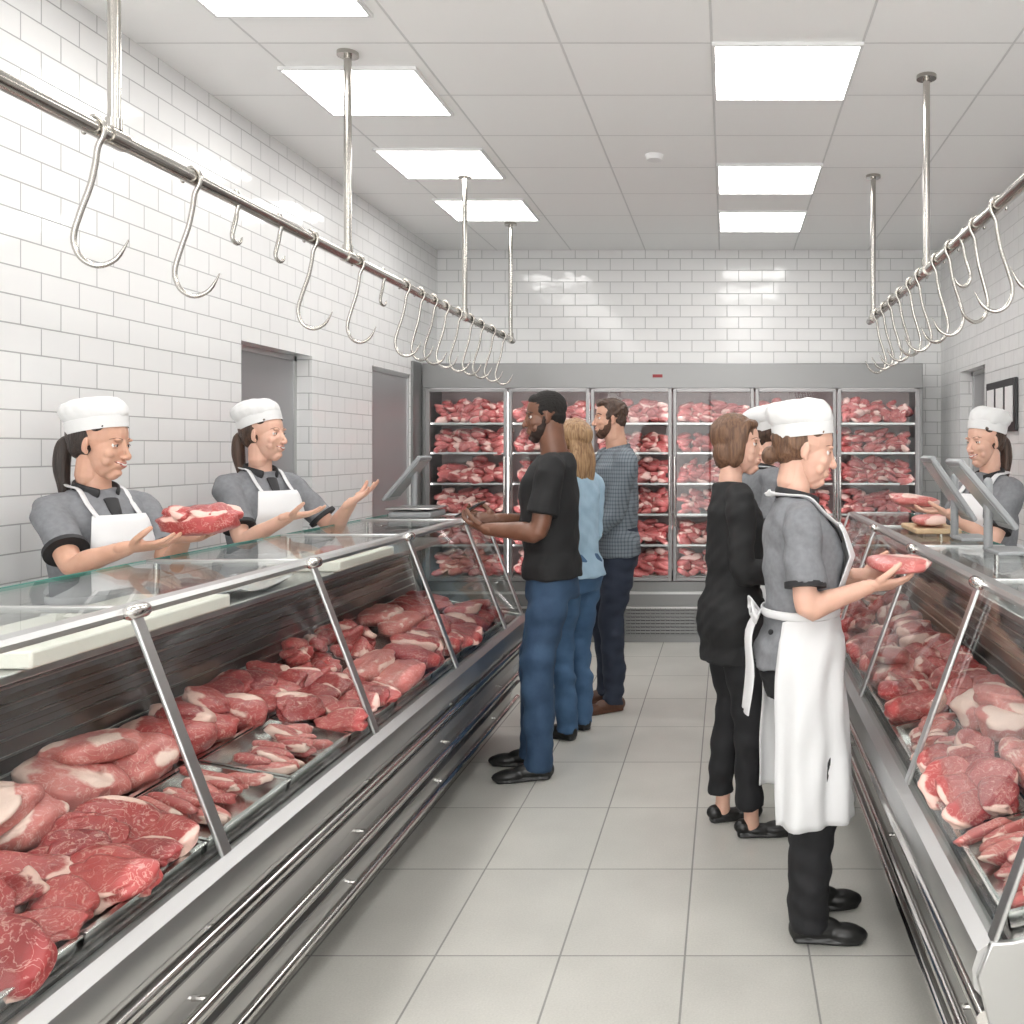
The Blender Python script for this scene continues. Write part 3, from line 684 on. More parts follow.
# ------------------------------------------------------------------ meat
def ico(sub):
    bm = bmesh.new(); bmesh.ops.create_icosphere(bm, subdivisions=sub, radius=1)
    v = np.array([x.co[:] for x in bm.verts]); f = np.array([[q.index for q in p.verts] for p in bm.faces]); bm.free(); return v, f
ICO = {k: ico(k) for k in (2, 3, 4)}
class Meat:
    def __init__(s): s.V = []; s.F = []; s.A = []; s.n = 0
    def blob(s, M, size, sub=3, flat=.75, fatdir=None, amp=.16, fatk=.45, mode='rim'):
        v, f = ICO[sub]; p = v.copy()
        d = np.zeros(len(p)); d2 = np.zeros(len(p)); d3 = np.zeros(len(p))
        for k in range(5):
            d += np.sin(p @ nrs.uniform(-2.8, 2.8, 3) + nrs.uniform(0, 6))
            d2 += np.sin(p @ nrs.uniform(-9, 9, 3) + nrs.uniform(0, 6))
            d3 += np.sin(p @ nrs.uniform(-5, 5, 3) + nrs.uniform(0, 6))
        crease = -np.exp(-(d3 / .35) ** 2) * .10
        r = 1 + amp * d / 2.2 + amp * .35 * d2 / 2.2 + crease
        q = p * r[:, None]
        z = q[:, 2]; q[:, 2] = np.sign(z) * np.abs(z) ** flat
        for ax in (0, 1):
            w = q[:, ax]; q[:, ax] = np.sign(w) * np.abs(w) ** .80
        a = nrs.uniform(0, 6.28) if fatdir is None else fatdir
        rim = (p[:, 0] * math.cos(a) + p[:, 1] * math.sin(a))
        if mode == 'rim':
            fat = np.clip((rim + .15 * d2 / 2.2 - fatk) * 2.5, 0, 1) * .9
            fat = np.maximum(fat, np.clip(np.exp(-(d3 / .10) ** 2) * .38, 0, 1))
        elif mode == 'cap':
            fat = np.clip((p[:, 2] * .6 + .45 * d3 / 2.2 - .30) * 3, 0, 1) * .75
        else:
            st = np.sin(p[:, 1] * 15 + .6 * d / 2.2)
            fat = np.clip(st * 1.2 - .2, 0, 1) * .55 + np.clip((rim - .6) * 3, 0, 1) * .5
            q[:, 2] += np.where(p[:, 2] > 0, .14 * st, 0)
        q = q * np.array(size)
        Mn = np.array(M.to_3x3()); q = q @ Mn.T + np.array(M.translation)
        s.V.append(q); s.F.append(f + s.n); s.A.append(fat); s.n += len(q)
    def obj(s, name, material, parent=None, origin=None):
        vv = np.concatenate(s.V); ff = np.concatenate(s.F); aa = np.concatenate(s.A)
        off = np.zeros(3)
        if parent is not None and parent.get('off') is not None: off = np.array(list(parent['off']))
        if origin is not None: off = np.array(origin)
        me = bpy.data.meshes.new(name); me.from_pydata((vv - off).tolist(), [], ff.tolist())
        at = me.attributes.new('fat', 'FLOAT', 'POINT'); at.data.foreach_set('value', aa.astype(np.float32))
        ob = mkobj(name, me, material, parent, True, 0)
        if origin is not None: ob.location = off
        return ob

def rotm(ax=0, ay=0, az=0): return Matrix.Rotation(az, 4, 'Z') @ Matrix.Rotation(ay, 4, 'Y') @ Matrix.Rotation(ax, 4, 'X')

# ------------------------------------------------------------------ counters
def counter(x0, sg, depth, y0, y1, struts, kick_u, inner, kindseq):
    gt, lu, tb, du = inner
    X = lambda u: x0 + sg * u
    e = empty('refrigerated_meat_counter', (X(depth / 2), (y0 + y1) / 2, 0))
    P = lambda prof: [(X(u), z) for u, z in prof]
    b = Buf(); b.prism(P([(0.01, .655), (-.015, .66), (-.042, .642), (-.052, .61), (-.048, .575), (-.03, .555), (0.01, .55)]), y0, y1)
    bobj(b, 'front_bumper', M_alu, e, sharp=25)
    b = Buf(); b.prism(P([(.005, .55), (.0, .545), (.012, .40), (.03, .39), (.035, .37), (.055, .20), (.075, .14), (depth, .14), (depth, .62), (.005, .62)]), y0 + .004, y1 - .004)
    bobj(b, 'base_body', M_body, e, sharp=25)
    b = Buf()
    for u, z, r in ((-.028, .52, .017), (-.012, .365, .015), (.02, .205, .015)):
        b.tube([(X(u), y0 - .005, z), (X(u), y1 + .005, z)], r, n=16, round_=False)
    yy = y0 + .3
    while yy < y1:
        for u, z in ((-.028, .52), (-.012, .365), (.02, .205)): b.tube([(X(u), yy, z), (X(u + .05), yy, z)], .007, n=8)
        yy += .9
    bobj(b, 'guard_tubes', M_chrome, e)
    b = Buf()
    for z in (.455, .30): b.box((min(X(-.001), X(.02)), y0 + .003, z - .003), (max(X(-.001), X(.02)), y1 - .003, z + .003))
    bobj(b, 'panel_seams', M_darksteel, e)
    b = Buf(); b.box((min(X(kick_u), X(depth - .03)), y0 + .03, .0), (max(X(kick_u), X(depth - .03)), y1 - .03, .15)); bobj(b, 'kickplate', M_kick, e)
    b = Buf(); b.prism(P([(.02, .62), (.02, .655), (du, .755), (du, .62)]), y0 + .01, y1 - .01); bobj(b, 'display_deck', M_deck, e)
    b = Buf(); bl = Buf(); ns = 7
    for i in range(ns):
        z = .79 + i * (.27 / ns); u = du + .005 + (z - .76) * .2
        b.prism(P([(u, z), (u - .008, z + .004), (u - .004, z + .024), (u + .03, z + .028), (u + .03, z)]), y0 + .012, y1 - .012)
        bl.prism(P([(u - .012, z), (u - .014, z + .006), (u - .006, z + .007), (u - .006, z)]), y0 + .012, y1 - .012)
    bobj(b, 'air_slats', M_slat, e); bobj(bl, 'slat_lips', M_body, e)
    b = Buf(); b.prism(P([(du - .0, .62), (du - .0, .79), (du + .06, 1.06), (depth, 1.06), (depth, .62)]), y0 + .008, y1 - .008); bobj(b, 'rear_body', M_darksteel, e)
    b = Buf(); b.box((min(X(lu), X(depth + .01)), y0, 1.06), (max(X(lu), X(depth + .01)), y1, 1.082)); bobj(b, 'work_ledge', M_steel, e, bevel=.004)
    b = Buf()
    for y in struts: b.tube([(X(tb - .03), y, 1.08), (X(tb - .03), y, 1.2)], .010, n=12, round_=False)
    bobj(b, 'shelf_posts', M_chrome, e)
    gv = V((X(gt) - X(0), 0, 1.195 - .66)); gn = V((-sg * gv.z, 0, abs(gv.x))).normalized()
    b = Buf(); ed = sorted([y0 + .01] + struts + [y1 - .01]); be = Buf()
    for a, c in zip(ed[:-1], ed[1:]):
        if c - a < .05: continue
        b.prism([(X(0), .658), (X(gt), 1.193), (X(gt) + .006 * sg, 1.193), (X(0) + .006 * sg, .658)], a + .004, c - .004)
        b.prism(P([(gt + .012, 1.2), (tb, 1.2), (tb, 1.208), (gt + .012, 1.208)]), a + .003, c - .003)
        be.prism(P([(tb, 1.1985), (tb + .003, 1.1985), (tb + .003, 1.2095), (tb, 1.2095)]), a + .003, c - .003)
    for y in (y0 + .003, y1 - .009): b.prism(P([(.02, .66), (gt + .01, 1.19), (tb, 1.19), (depth - .02, 1.085), (du, .76)]), y, y + .006)
    bobj(b, 'glass_panes', M_glass, e, sharp=10); bobj(be, 'glass_edges', M_glassedge, e)
    b = Buf(); b.prism(P([(gt - .014, 1.190), (gt - .017, 1.2), (gt - .010, 1.211), (gt + .016, 1.214), (gt + .022, 1.206), (gt + .02, 1.192), (gt, 1.184)]), y0, y1); bobj(b, 'top_rail', M_alu, e, sharp=25)
    b = Buf()
    for y in struts + [y1 - .012] + ([y0 + .012] if y0 > 1.5 else []):
        w = .018
        p0 = V((X(-.01), y, .635)); p1 = V((X(gt - .004), y, 1.205))
        vs = []
        for q in (p0, p1):
            for dy in (-w, w):
                for k in (0, 1): vs.append(q + V((0, dy, 0)) + gn * (.004 + .010 * k))
        b.add(vs, [(0, 1, 3, 2), (4, 6, 7, 5), (0, 4, 5, 1), (2, 3, 7, 6), (1, 5, 7, 3), (0, 2, 6, 4)])
        b.prism(P([(gt, 1.196), (tb, 1.196), (tb, 1.212), (gt, 1.212)]), y - .008, y + .008)
    bobj(b, 'struts', M_alu, e, bevel=.003)
    b = Buf()
    for y in struts:
        b.tube([(X(gt - .022), y - .025, 1.2), (X(gt - .022), y + .025, 1.2)], .017, n=16); b.ell((X(gt - .022), y - .03, 1.2), (.012, .011, .012))
    bobj(b, 'clamps', M_chrome, e)
    b = Buf()
    for y in (y0 - .012, y1 - .002):
        b.prism(P([(-.045, .60), (-.02, .662), (.02, .665), (du, .77), (du + .05, 1.06), (depth + .01, 1.06), (depth + .01, .12), (.08, .12), (-.02, .5)]), y, y + .014)
    bobj(b, 'end_panels', M_steel, e, bevel=.003)
    th = math.atan2(.10, du - .02)
    def DM(u, y, h=0.):
        c, s_ = math.cos(th), math.sin(th)
        M = Matrix(((sg * c, 0, -sg * s_, 0), (0, 1, 0, 0), (s_, 0, c, 0), (0, 0, 0, 1)))
        o = V((X(.02), y, .657))
        M.translation = o + M.to_3x3() @ V((u, 0, h))
        return M
    tw = .40; y = y0 + .03; col = 0
    W = (du - .05)
    while y + tw < y1 + .02:
        kinds = kindseq[col % len(kindseq)]
        for row, kind in enumerate(kinds):
            u0 = .010 + row * W / 2; u1 = u0 + W / 2 - .012
            M0 = DM((u0 + u1) / 2, y + tw / 2, .002); hx, hy = (u1 - u0) / 2, tw / 2 - .010
            t = Buf(); h = .034; wl = .004
            t.box((-hx, -hy, 0), (hx, hy, .003), M0)
            for (a1, b1) in (((-hx, -hy, 0), (-hx + wl, hy, h)), ((hx - wl, -hy, 0), (hx, hy, h)), ((-hx, -hy, 0), (hx, -hy + wl, h)), ((-hx, hy - wl, 0), (hx, hy, h)),
                             ((-hx - .006, -hy - .006, h - .002), (-hx + .005, hy + .006, h + .001)), ((-hx, -hy - .006, h - .002), (hx, -hy + .005, h + .001)), ((-hx, hy - .005, h - .002), (hx, hy + .006, h + .001))): t.box(a1, b1, M0)
            te = empty('meat_tray', tuple(M0.translation))
            bobj(t, 'tray', M_tray, te)
            mt = Meat(); near = y < 3.2; sub = 4 if near else 3
            J = lambda a: rnd.uniform(-a, a)
            if kind == 'steak':
                nx = 2; ny = 5
                for i in range(nx):
                    for j in range(ny):
                        px = -hx + (i + .5) * 2 * hx / nx; py = -hy + (j + .5) * 2 * hy / ny
                        mt.blob(M0 @ Matrix.Translation((px + J(.014), py + J(.010), .050 + J(.008) + .008 * i)) @ rotm(.36 + J(.25), J(.2), J(.7)), (hx / nx * 1.15 + J(.010), .055 + J(.014), .019 + J(.005)), sub, .55, fatdir=rnd.choice([1.6, -1.6, 0, 3.1]), amp=.26, fatk=.55)
            elif kind == 'slab':
                ny = 2
                for j in range(ny):
                    py = -hy + (j + .5) * 2 * hy / ny
                    mt.blob(M0 @ Matrix.Translation((J(.01), py, .056)) @ rotm(J(.1), J(.1), J(.2)), (hx * .95, .098, .050), sub, .75, amp=.20, mode='cap')
                mt.blob(M0 @ Matrix.Translation((J(.02), J(.03), .108)) @ rotm(J(.15), J(.15), 1.57 + J(.3)), (.125, hx * .60, .030), sub, .65, amp=.22, mode='cap')
            elif kind == 'rack':
                for j in range(2):
                    mt.blob(M0 @ Matrix.Translation((-hx * .42 + j * hx * .84, J(.01), .050 + .016 * j)) @ rotm(J(.06), .15 + J(.1), J(.06)), (hx * .62, hy * .96, .038), sub, .7, amp=.12, mode='rack', fatdir=3.1 * j)
            elif kind == 'roast':
                ny = 3
                for j in range(ny):
                    py = -hy + (j + .5) * 2 * hy / ny
                    mt.blob(M0 @ Matrix.Translation((J(.01), py, .052)) @ rotm(J(.15), J(.1), J(.45)), (hx * .93, .070 + J(.012), .044 + J(.008)), sub, .8, amp=.24, fatk=.35, mode=rnd.choice(['rim', 'rim', 'cap']))
                for j in range(2):
                    py = -hy + (j + 1) * 2 * hy / 3
                    mt.blob(M0 @ Matrix.Translation((J(.03), py, .094)) @ rotm(J(.2), J(.2), J(.8)), (hx * .70, .058, .029), sub, .7, amp=.26, fatk=.35)
            elif kind == 'chunk':
                for j in range(20):
                    mt.blob(M0 @ Matrix.Translation((J(hx * .68), J(hy * .78), .03 + .045 * (j % 3 == 0) + rnd.random() * .012)) @ rotm(J(.6), J(.6), J(3)), (.046 + J(.012), .034 + J(.010), .025), 3, .8, amp=.30, fatk=.5)
            else:
                for j in range(18):
                    mt.blob(M0 @ Matrix.Translation((J(hx * .4), -hy + .03 + (j % 9 + .5) * (2 * hy - .06) / 9, .022 + .018 * (j // 9))) @ rotm(J(.2), J(.15), J(.35)), (.054 + J(.014), .017, .015), 3, .8, amp=.24, fatk=.4)
            mt.obj('meat_cuts', M_meatp if kind in ('strip', 'slab', 'rack') else M_meat, te)
        y += tw; col += 1
    return e

counter(-1.13, -1, .77, .85, 5.15, [1.2, 2.1, 3.0, 3.9, 4.75], .25, (.21, .40, .72, .57),
        [('steak', 'slab'), ('steak', 'steak'), ('steak', 'slab'), ('strip', 'slab'), ('strip', 'roast'), ('steak', 'steak'), ('rack', 'chunk'), ('roast', 'chunk'), ('steak', 'rack'), ('roast', 'steak'), ('strip', 'roast')])
counter(.50, 1, .55, 1.72, 5.30, [2.55, 3.45, 4.35], .09, (.20, .34, .52, .44),
        [('strip', 'steak'), ('steak', 'rack'), ('strip', 'slab'), ('roast', 'steak'), ('slab', 'steak'), ('steak', 'roast'), ('chunk', 'slab'), ('steak', 'chunk')])

def plain_box(name, c, size, m, bevel=.006, rz=0):
    b = Buf(); M0 = Matrix.Translation(c) @ Matrix.Rotation(rz, 4, 'Z'); b.box((-size[0] / 2, -size[1] / 2, -size[2] / 2), (size[0] / 2, size[1] / 2, size[2] / 2), M0)
    return bobj(b, name, m, bevel=bevel, origin=c)
plain_box('cutting_board', (-1.66, 2.45, 1.103), (.30, .82, .04), M_board)
plain_box('cutting_board', (-1.66, 3.98, 1.103), (.29, .60, .04), M_board)
plain_box('wooden_cutting_board', (.875, 4.05, 1.223), (.19, .34, .022), M_wood)
mt = Meat(); mt.blob(Matrix.Translation((-1.61, 3.82, 1.148)), (.05, .07, .024), 3, .8); mt.obj('beef_steak', M_meat, origin=(-1.61, 3.82, 1.148))
mt = Meat(); mt.blob(Matrix.Translation((.86, 4.02, 1.262)), (.07, .10, .026), 3, .8); mt.obj('beef_steak', M_meatp, origin=(.86, 4.02, 1.262))
mt = Meat(); mt.blob(Matrix.Translation((-1.745, 3.09, 1.318)) @ rotm(0, -.08, -.1), (.125, .085, .038), 4, .7, amp=.2, mode='cap')
for k in range(4): mt.blob(Matrix.Translation((-1.80 + .045 * k, 3.08 + rnd.uniform(-.02, .02), 1.350)) @ rotm(rnd.uniform(-.4, .4), .25, rnd.uniform(-.5, .5)), (.05, .06, .022), 4, .7, amp=.26, fatk=.3)
mt.obj('beef_joint', M_meat, origin=(-1.745, 3.09, 1.315))
mt = Meat(); mt.blob(Matrix.Translation((.575, 3.07, 1.190)) @ rotm(0, 0, .2), (.10, .12, .027), 4, .7, amp=.2, mode='cap'); mt.obj('wrapped_meat', M_meatp, origin=(.575, 3.07, 1.185))
mt = Meat(); mt.blob(Matrix.Translation((.88, 4.45, 1.318)) @ rotm(0, .1, .2), (.11, .09, .030), 4, .7, amp=.2, mode='cap'); mt.obj('beef_joint', M_meatp, origin=(.88, 4.45, 1.315))
b = Buf(); K = 12
for q in range(3):
    vs = []
    for i in range(K + 1):
        for j in range(K + 1):
            u, v = i / K * 2 - 1, j / K * 2 - 1
            vs.append(V((-1.68 + u * .11 + .01 * q, 3.22 + v * .19 - .02 * q, 1.086 + .005 * q + .022 * (u * v) ** 2 + .004 * math.sin(5 * u + 3 * v + q))))
    b.add(vs, [(i * (K + 1) + j, i * (K + 1) + j + 1, (i + 1) * (K + 1) + j + 1, (i + 1) * (K + 1) + j) for i in range(K) for j in range(K)])
bobj(b, 'wrapping_paper_sheets', M_wrap, sharp=0, origin=(-1.68, 3.22, 1.09))

def scale(c, sg, rz=0, pan=True, tilt=.75):
    e = empty('weighing_scale', c)
    M0 = Matrix.Translation(c) @ Matrix.Rotation(rz, 4, 'Z')
    if pan:
        b = Buf(); b.box((-.11, -.13, .0), (.11, .13, .035), M0); bobj(b, 'base', M_grey, e, bevel=.01)
        b = Buf(); b.box((-.12, -.14, .045), (.12, .14, .052), M0); b.box((-.03, -.03, .03), (.03, .03, .046), M0); bobj(b, 'pan', M_steel, e, bevel=.003)
    else:
        b = Buf(); b.box((-.06, -.05, .0), (.06, .14, .015), M0); bobj(b, 'base', M_grey, e, bevel=.005)
    b = Buf(); b.tube([M0 @ V((-sg * .05, .1, .01)), M0 @ V((-sg * .05, .1, .24))], .016, n=12); bobj(b, 'pole', M_grey, e)
    Mt = M0 @ Matrix.Translation((-sg * .08, .08, .20)) @ Matrix.Rotation(sg * tilt, 4, 'Y')
    b = Buf(); b.box((-.010, -.10, -.15), (.010, .10, .15), Mt); bobj(b, 'display_head', M_grey, e, bevel=.006)
    b = Buf(); b.box((-.0125, -.085, -.12), (.0125, .085, .13), Mt); bobj(b, 'screen', M_lcd, e)
scale((-1.62, 4.92, 1.211), 1, 0, True, .7)
scale((.95, 3.62, 1.211), 1, 0, False, -.6)
scale((.95, 3.14, 1.211), 1, 0, False, -.7)

# ------------------------------------------------------------------ room shell
XL, XR, YB, YF, ZC = -2.48, 1.83, 8.05, -2.6, 3.27
def wall(name, boxes, m=M_tile):
    b = Buf()
    for a, c in boxes: b.box(a, c)
    return bobj(b, name, m, sharp=10)
D1 = (4.8, 5.62, 2.12); D2 = (6.57, 7.36, 2.15); D3 = (6.68, 7.38, 2.17)
wall('wall_left', [((XL - .15, YF, 0), (XL, D1[0], ZC)), ((XL - .15, D1[0], D1[2]), (XL, D1[1], ZC)), ((XL - .15, D1[1], 0), (XL, D2[0], ZC)), ((XL - .15, D2[0], D2[2]), (XL, D2[1], ZC)), ((XL - .15, D2[1], 0), (XL, YB, ZC))])
wall('wall_right', [((XR, YF, 0), (XR + .15, D3[0], ZC)), ((XR, D3[0], D3[2]), (XR + .15, D3[1], ZC)), ((XR, D3[1], 0), (XR + .15, YB, ZC))])
wall('wall_back', [((XL - .15, YB, 0), (XR + .15, YB + .1, ZC))])
wx0, wx1, wz0, wz1 = XL + .15, XR - .15, .25, 3.0
wall('wall_front', [((XL - .15, YF - .1, 0), (wx0, YF, ZC)), ((wx1, YF - .1, 0), (XR + .15, YF, ZC)), ((wx0, YF - .1, 0), (wx1, YF, wz0)), ((wx0, YF - .1, wz1), (wx1, YF, ZC))])
e = empty('added_fill_window', ((wx0 + wx1) / 2, YF - .05, 0))  # unseen opening, added so world light fills the ceiling and people
b = Buf()
for xx in (wx0, (wx0 + wx1) / 2 - .02, wx1 - .04): b.box((xx, YF - .07, wz0), (xx + .04, YF - .03, wz1))
for zz in (wz0, wz1 - .04): b.box((wx0, YF - .07, zz), (wx1, YF - .03, zz + .04))
bobj(b, 'fill_window_frame', M_alu, e)
wall('floor', [((XL - .2, YF - .1, -.1), (XR + .2, YB + .1, 0))], M_floor)
wall('ceiling', [((XL - .2, YF - .1, ZC), (XR + .2, YB + .1, ZC + .1))], M_ceil)
def door(name, x, y0, y1, z, sg, m=M_door):
    e = empty(name, (x, (y0 + y1) / 2, 0))
    b = Buf(); b.box((min(x, x - sg * .04), y0, 0), (max(x, x - sg * .04), y1, z)); bobj(b, 'leaf', m, e)
    b = Buf(); xx = x + sg * .008
    for a, c in (((y0, 0), (y0 + .03, z)), ((y1 - .03, 0), (y1, z)), ((y0, z - .03), (y1, z))): b.box((min(x, xx), a[0], a[1]), (max(x, xx), c[0], c[1]))
    bobj(b, 'frame', M_steel, e)
    b = Buf(); b.tube([(x + sg * .04, y0 + .1, 1.02), (x + sg * .04, y0 + .22, 1.02)], .009); b.tube([(x, y0 + .1, 1.02), (x + sg * .04, y0 + .1, 1.02)], .009); bobj(b, 'handle', M_chrome, e)
door('door_1', XL - .10, D1[0], D1[1], D1[2], 1); door('door_2', XL - .015, D2[0], D2[1], D2[2], 1, M_door); door('door_3', XR + .10, D3[0], D3[1], D3[2], -1)

for i, (x0, x1, y0, y1) in enumerate([(-.05, .56, 3.95, 4.55), (-.05, .56, 5.62, 6.22), (-.05, .56, 6.72, 7.3), (-1.99, -1.40, 3.08, 3.67), (-1.99, -1.40, 4.20, 4.76), (-1.99, -1.40, 5.33, 5.87), (-1.99, -1.40, 6.4, 6.95),
                                     (-.05, .56, 2.2, 2.8), (-1.99, -1.40, 1.6, 2.2), (-.05, .56, .5, 1.1), (-1.99, -1.40, -.2, .4), (-.05, .56, -1.4, -.8), (1.1, 1.6, 1.6, 2.2)]):  # this row: panels out of view, added for extra illumination
    e = empty('ceiling_light_panel', ((x0 + x1) / 2, (y0 + y1) / 2, ZC))
    b = Buf(); b.box((x0, y0, ZC - .012), (x1, y1, ZC - .001))
    fr = Buf(); w = .014
    for a, c in (((x0 - w, y0 - w), (x1 + w, y0)), ((x0 - w, y1), (x1 + w, y1 + w)), ((x0 - w, y0), (x0, y1)), ((x1, y0), (x1 + w, y1))): fr.box((a[0], a[1], ZC - .016), (c[0], c[1], ZC - .0005))
    bobj(b, 'diffuser', M_panel, e); bobj(fr, 'frame', M_frame, e)
b = Buf(); b.tube([(-.42, 5.45, ZC - .03), (-.42, 5.45, ZC - .001)], [.045, .055], n=24, round_=False); bobj(b, 'smoke_detector', M_white, origin=(-.42, 5.45, ZC - .015))

# ------------------------------------------------------------------ hook rails
def rail(x, z, y0, y1, posts):
    e = empty('hook_rail', (x, (y0 + y1) / 2, z))
    b = Buf(); b.tube([(x, y0, z), (x, y1, z)], .022, n=20); bobj(b, 'rail_pipe', M_hook, e)
    b = Buf()
    for y in posts:
        b.tube([(x, y, z), (x, y, ZC - .01)], .016, n=16, round_=False); b.tube([(x, y, ZC - .018), (x, y, ZC - .001)], .045, n=24, round_=False)
        b.tube([(x, y - .035, z), (x, y + .035, z)], .027, n=20, round_=False); b.tube([(x, y, z + .02), (x, y, z + .05)], .022, n=16, round_=False)
    bobj(b, 'drop_posts', M_hook, e)
rail(-1.63, 2.39, .6, 7.15, [.9, 2.5, 4.04, 5.84, 7.08]); rail(.91, 2.38, 1.6, 6.0, [2.3, 4.29, 5.85])
HP = [(-.026, -.012), (-.024, .012), (0, .030), (.024, .014), (.026, -.015), (.010, -.05), (.004, -.09), (-.008, -.15), (-.03, -.22), (-.045, -.285), (-.03, -.335), (.008, -.355), (.05, -.335), (.078, -.285)]
def hook(x, y, z, mir, tw, k=1.0):
    pts = []
    for i, (u, w) in enumerate(HP):
        t = min(max((-w - .03) / .12, 0), 1) * tw
        pts.append(V((x + mir * u * math.cos(t) * k, y + u * math.sin(t) * k, z + (w if w > -.03 else -.03 + (w + .03) * k))))
    b = Buf(); b.tube(pts, [.0065] * 4 + [.0075] * 8 + [.006, .002], n=10, smooth=4); bobj(b, 'meat_hook', M_hook, sharp=0, origin=(x, y, z - .15))
for y, tw, k in [(2.42, .3, 1), (2.86, .2, 1.02), (3.12, 1.3, .35), (3.42, 1.2, .35), (3.68, .4, 1), (4.15, .1, 1), (4.45, 1.2, .35), (4.75, .2, 1), (4.98, -.2, 1), (5.2, .5, 1), (5.42, .1, 1), (5.68, .3, 1), (5.95, -.1, 1), (6.2, .4, 1), (6.5, .2, 1), (6.8, .1, 1)]:
    hook(-1.63, y, 2.39, 1, tw, k)
for y, tw, k in [(2.75, .1, 1), (3.15, .3, 1), (3.42, -.3, 1), (3.6, .5, .5), (3.8, .2, 1), (4.05, .6, 1), (4.4, .2, 1), (4.62, -.2, 1), (4.9, .4, 1), (5.15, .1, 1), (5.4, .3, 1), (5.65, 0, 1)]:
    hook(.91, y, 2.38, -1, tw, k)

# ------------------------------------------------------------------ display fridge
fx0, fx1, fy0, fy1 = -2.46, 1.58, 7.58, 8.04
e = empty('glass_door_display_fridge', ((fx0 + fx1) / 2, 7.8, 0))
nb = 6; ex = .03; bwid = (fx1 - fx0 - 2 * ex) / nb
b = Buf()
b.box((fx0, fy0, 2.06), (fx1, fy1, 2.26)); b.box((fx0, fy0, .30), (fx1, fy1, .50)); b.box((fx0, fy0, .30), (fx0 + ex, fy1, 2.06)); b.box((fx1 - ex, fy0, .30), (fx1, fy1, 2.06))
bobj(b, 'cabinet', M_cab, e, bevel=.004)
b = Buf(); b.box((fx0 + ex, fy1 - .03, .5), (fx1 - ex, fy1 - .01, 2.06)); bobj(b, 'liner', mat('fridge_liner', (.36, .27, .27), .5), e)
b = Buf(); b.box((fx0 + .02, fy0 + .05, 0), (fx1 - .02, fy1, .30)); bobj(b, 'plinth', M_darksteel, e)
b = Buf()
for i in range(8): b.box((fx0 + .02, fy0 + .02, .06 + i * .027), (fx1 - .02, fy0 + .05, .072 + i * .027))
for i in range(100):
    xx = fx0 + .03 + i * (fx1 - fx0 - .06) / 99; b.box((xx - .003, fy0 + .022, .05), (xx + .003, fy0 + .045, .275))
bobj(b, 'grille', M_cab, e)
b = Buf(); b.box((fx0 + .01, fy0 - .02, .40), (fx1 - .01, fy0 - .002, .42)); b.box((fx0 + .01, fy0 - .02, .285), (fx1 - .01, fy0 - .002, .30)); bobj(b, 'bumper_rails', M_alu, e)
fr, gl, sh, led, hd, tag = Buf(), Buf(), Buf(), Buf(), Buf(), Buf()
shelves = [.535, .79, 1.04, 1.29, 1.54, 1.78]
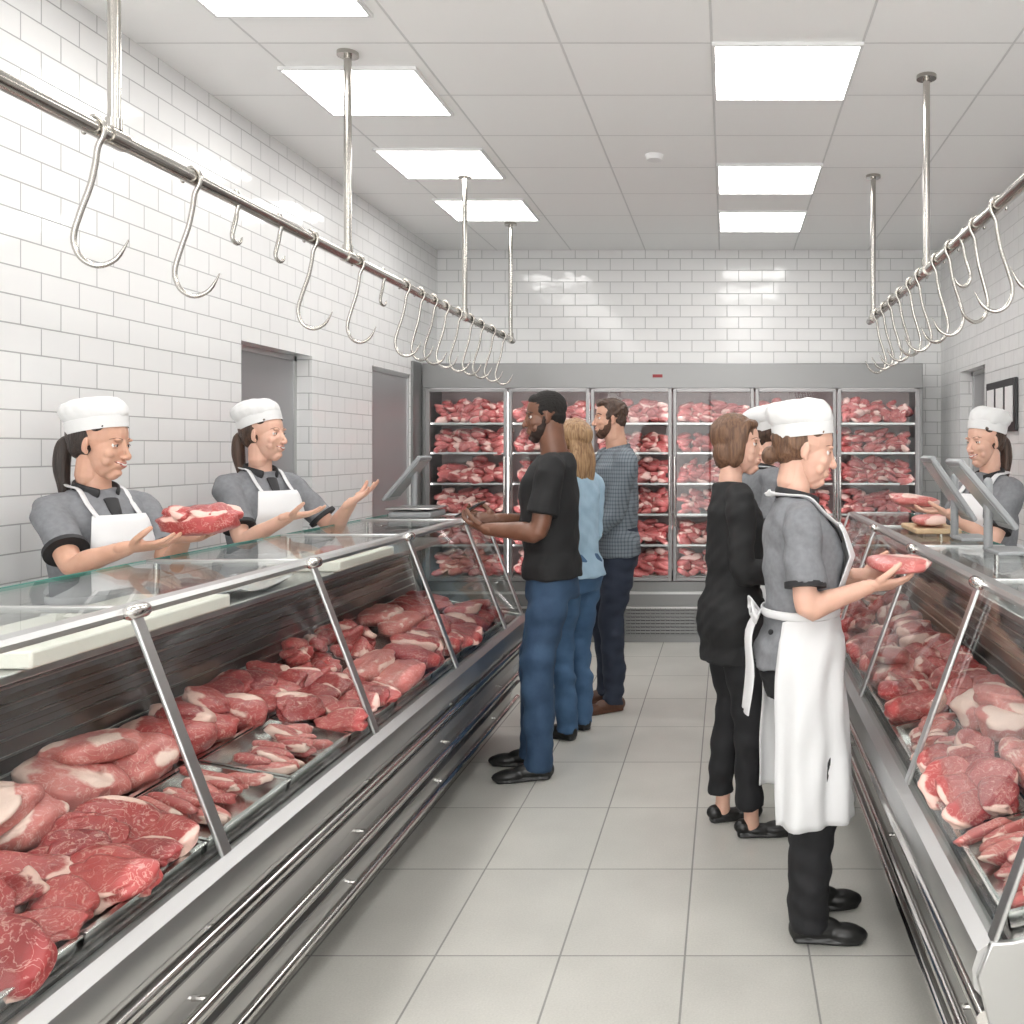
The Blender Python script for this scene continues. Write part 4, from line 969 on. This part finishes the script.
for i in range(nb):
    a = fx0 + ex + i * bwid + .006; c = a + bwid - .012; z0, z1 = .505, 2.055; w = .028
    fr.box((a, fy0 - .012, z0), (a + w, fy0 + .02, z1)); fr.box((c - w, fy0 - .012, z0), (c, fy0 + .02, z1)); fr.box((a + w, fy0 - .012, z0), (c - w, fy0 + .02, z0 + w)); fr.box((a + w, fy0 - .012, z1 - w), (c - w, fy0 + .02, z1))
    gl.box((a + w, fy0 + .002, z0 + w), (c - w, fy0 + .008, z1 - w))
    hx = c - w / 2 if i % 2 == 0 else a + w / 2
    hd.tube([(hx, fy0 - .045, .95), (hx, fy0 - .045, 1.5)], .009, n=10); hd.tube([(hx, fy0 - .045, .98), (hx, fy0 - .01, .98)], .007, n=8); hd.tube([(hx, fy0 - .045, 1.47), (hx, fy0 - .01, 1.47)], .007, n=8)
    led.box((a + .004, fy0 + .03, .56), (a + .014, fy0 + .045, 2.03)); led.box((c - .014, fy0 + .03, .56), (c - .004, fy0 + .045, 2.03))
    led.box((a + .03, fy0 + .04, 2.035), (c - .03, fy0 + .06, 2.05))
    mt = Meat()
    for z in shelves:
        sh.box((a + .004, fy0 + .07, z - .010), (c - .004, fy1 - .04, z)); tag.box((a + .01, fy0 + .063, z - .013), (c - .01, fy0 + .07, z + .003))
        n = rnd.choice([6, 6, 7, 8])
        for lay in range(5):
            for j in range(n):
                if lay == 4 and rnd.random() < .45: continue
                cx = a + .05 + (j + (.5 if lay % 2 == 0 else .2 + .6 * rnd.random())) * (c - a - .10) / n
                mt.blob(Matrix.Translation((cx + rnd.uniform(-.02, .02), fy0 + .135 + rnd.uniform(-.02, .02) + lay * .026, z + .028 + lay * .035 + rnd.uniform(-.008, .008))) @ rotm(rnd.uniform(-.5, .5), rnd.uniform(-.5, .5), rnd.uniform(-.6, .6)), (.37 / n + rnd.uniform(-.014, .018), .06, .027 + rnd.uniform(-.006, .008)), 2, .8, amp=.28, fatk=.45, mode=rnd.choice(['rim', 'rim', 'cap']))
    mt.obj('meat_packs', M_meatf, e)
bobj(fr, 'door_frames', M_dframe, e, bevel=.003); bobj(gl, 'door_glass', M_glassdoor, e); bobj(sh, 'shelves', M_shelf, e); bobj(led, 'led_strips', M_led, e); bobj(hd, 'door_handles', M_chrome, e); bobj(tag, 'price_strips', M_alu, e)
b = Buf(); b.box((-.60, fy0 - .006, 2.145), (-.52, fy0 - .001, 2.17)); bobj(b, 'temperature_display', M_red, e)

e = empty('wall_notice_board', (XR - .01, 6.2, 1.86))
b = Buf(); b.box((XR - .025, 5.9, 1.68), (XR - .003, 6.55, 2.02)); bobj(b, 'board', M_black, e, bevel=.004)
b = Buf()
for yy in (5.94, 6.15, 6.36): b.box((XR - .028, yy, 1.74), (XR - .024, yy + .16, 1.97))
bobj(b, 'notices', M_white, e)
b = Buf(); b.box((XL + .001, 7.37, 0), (XL + .02, 7.57, 2.26)); bobj(b, 'trim_1', M_cab)

# ------------------------------------------------------------------ world & camera
w = bpy.data.worlds.new('World'); S.world = w; w.use_nodes = True
w.node_tree.nodes['Background'].inputs[0].default_value = (1, .99, .97, 1); w.node_tree.nodes['Background'].inputs[1].default_value = 5.6
cd = bpy.data.cameras.new('camera'); cam = bpy.data.objects.new('camera', cd); S.collection.objects.link(cam)
cam.location = (0, 0, 1.56); cam.rotation_euler = (math.radians(90), 0, 0)
cd.sensor_width = 36; cd.lens = 33.05; cd.shift_x = -.21; cd.shift_y = -.0605; cd.clip_start = .02
S.camera = cam
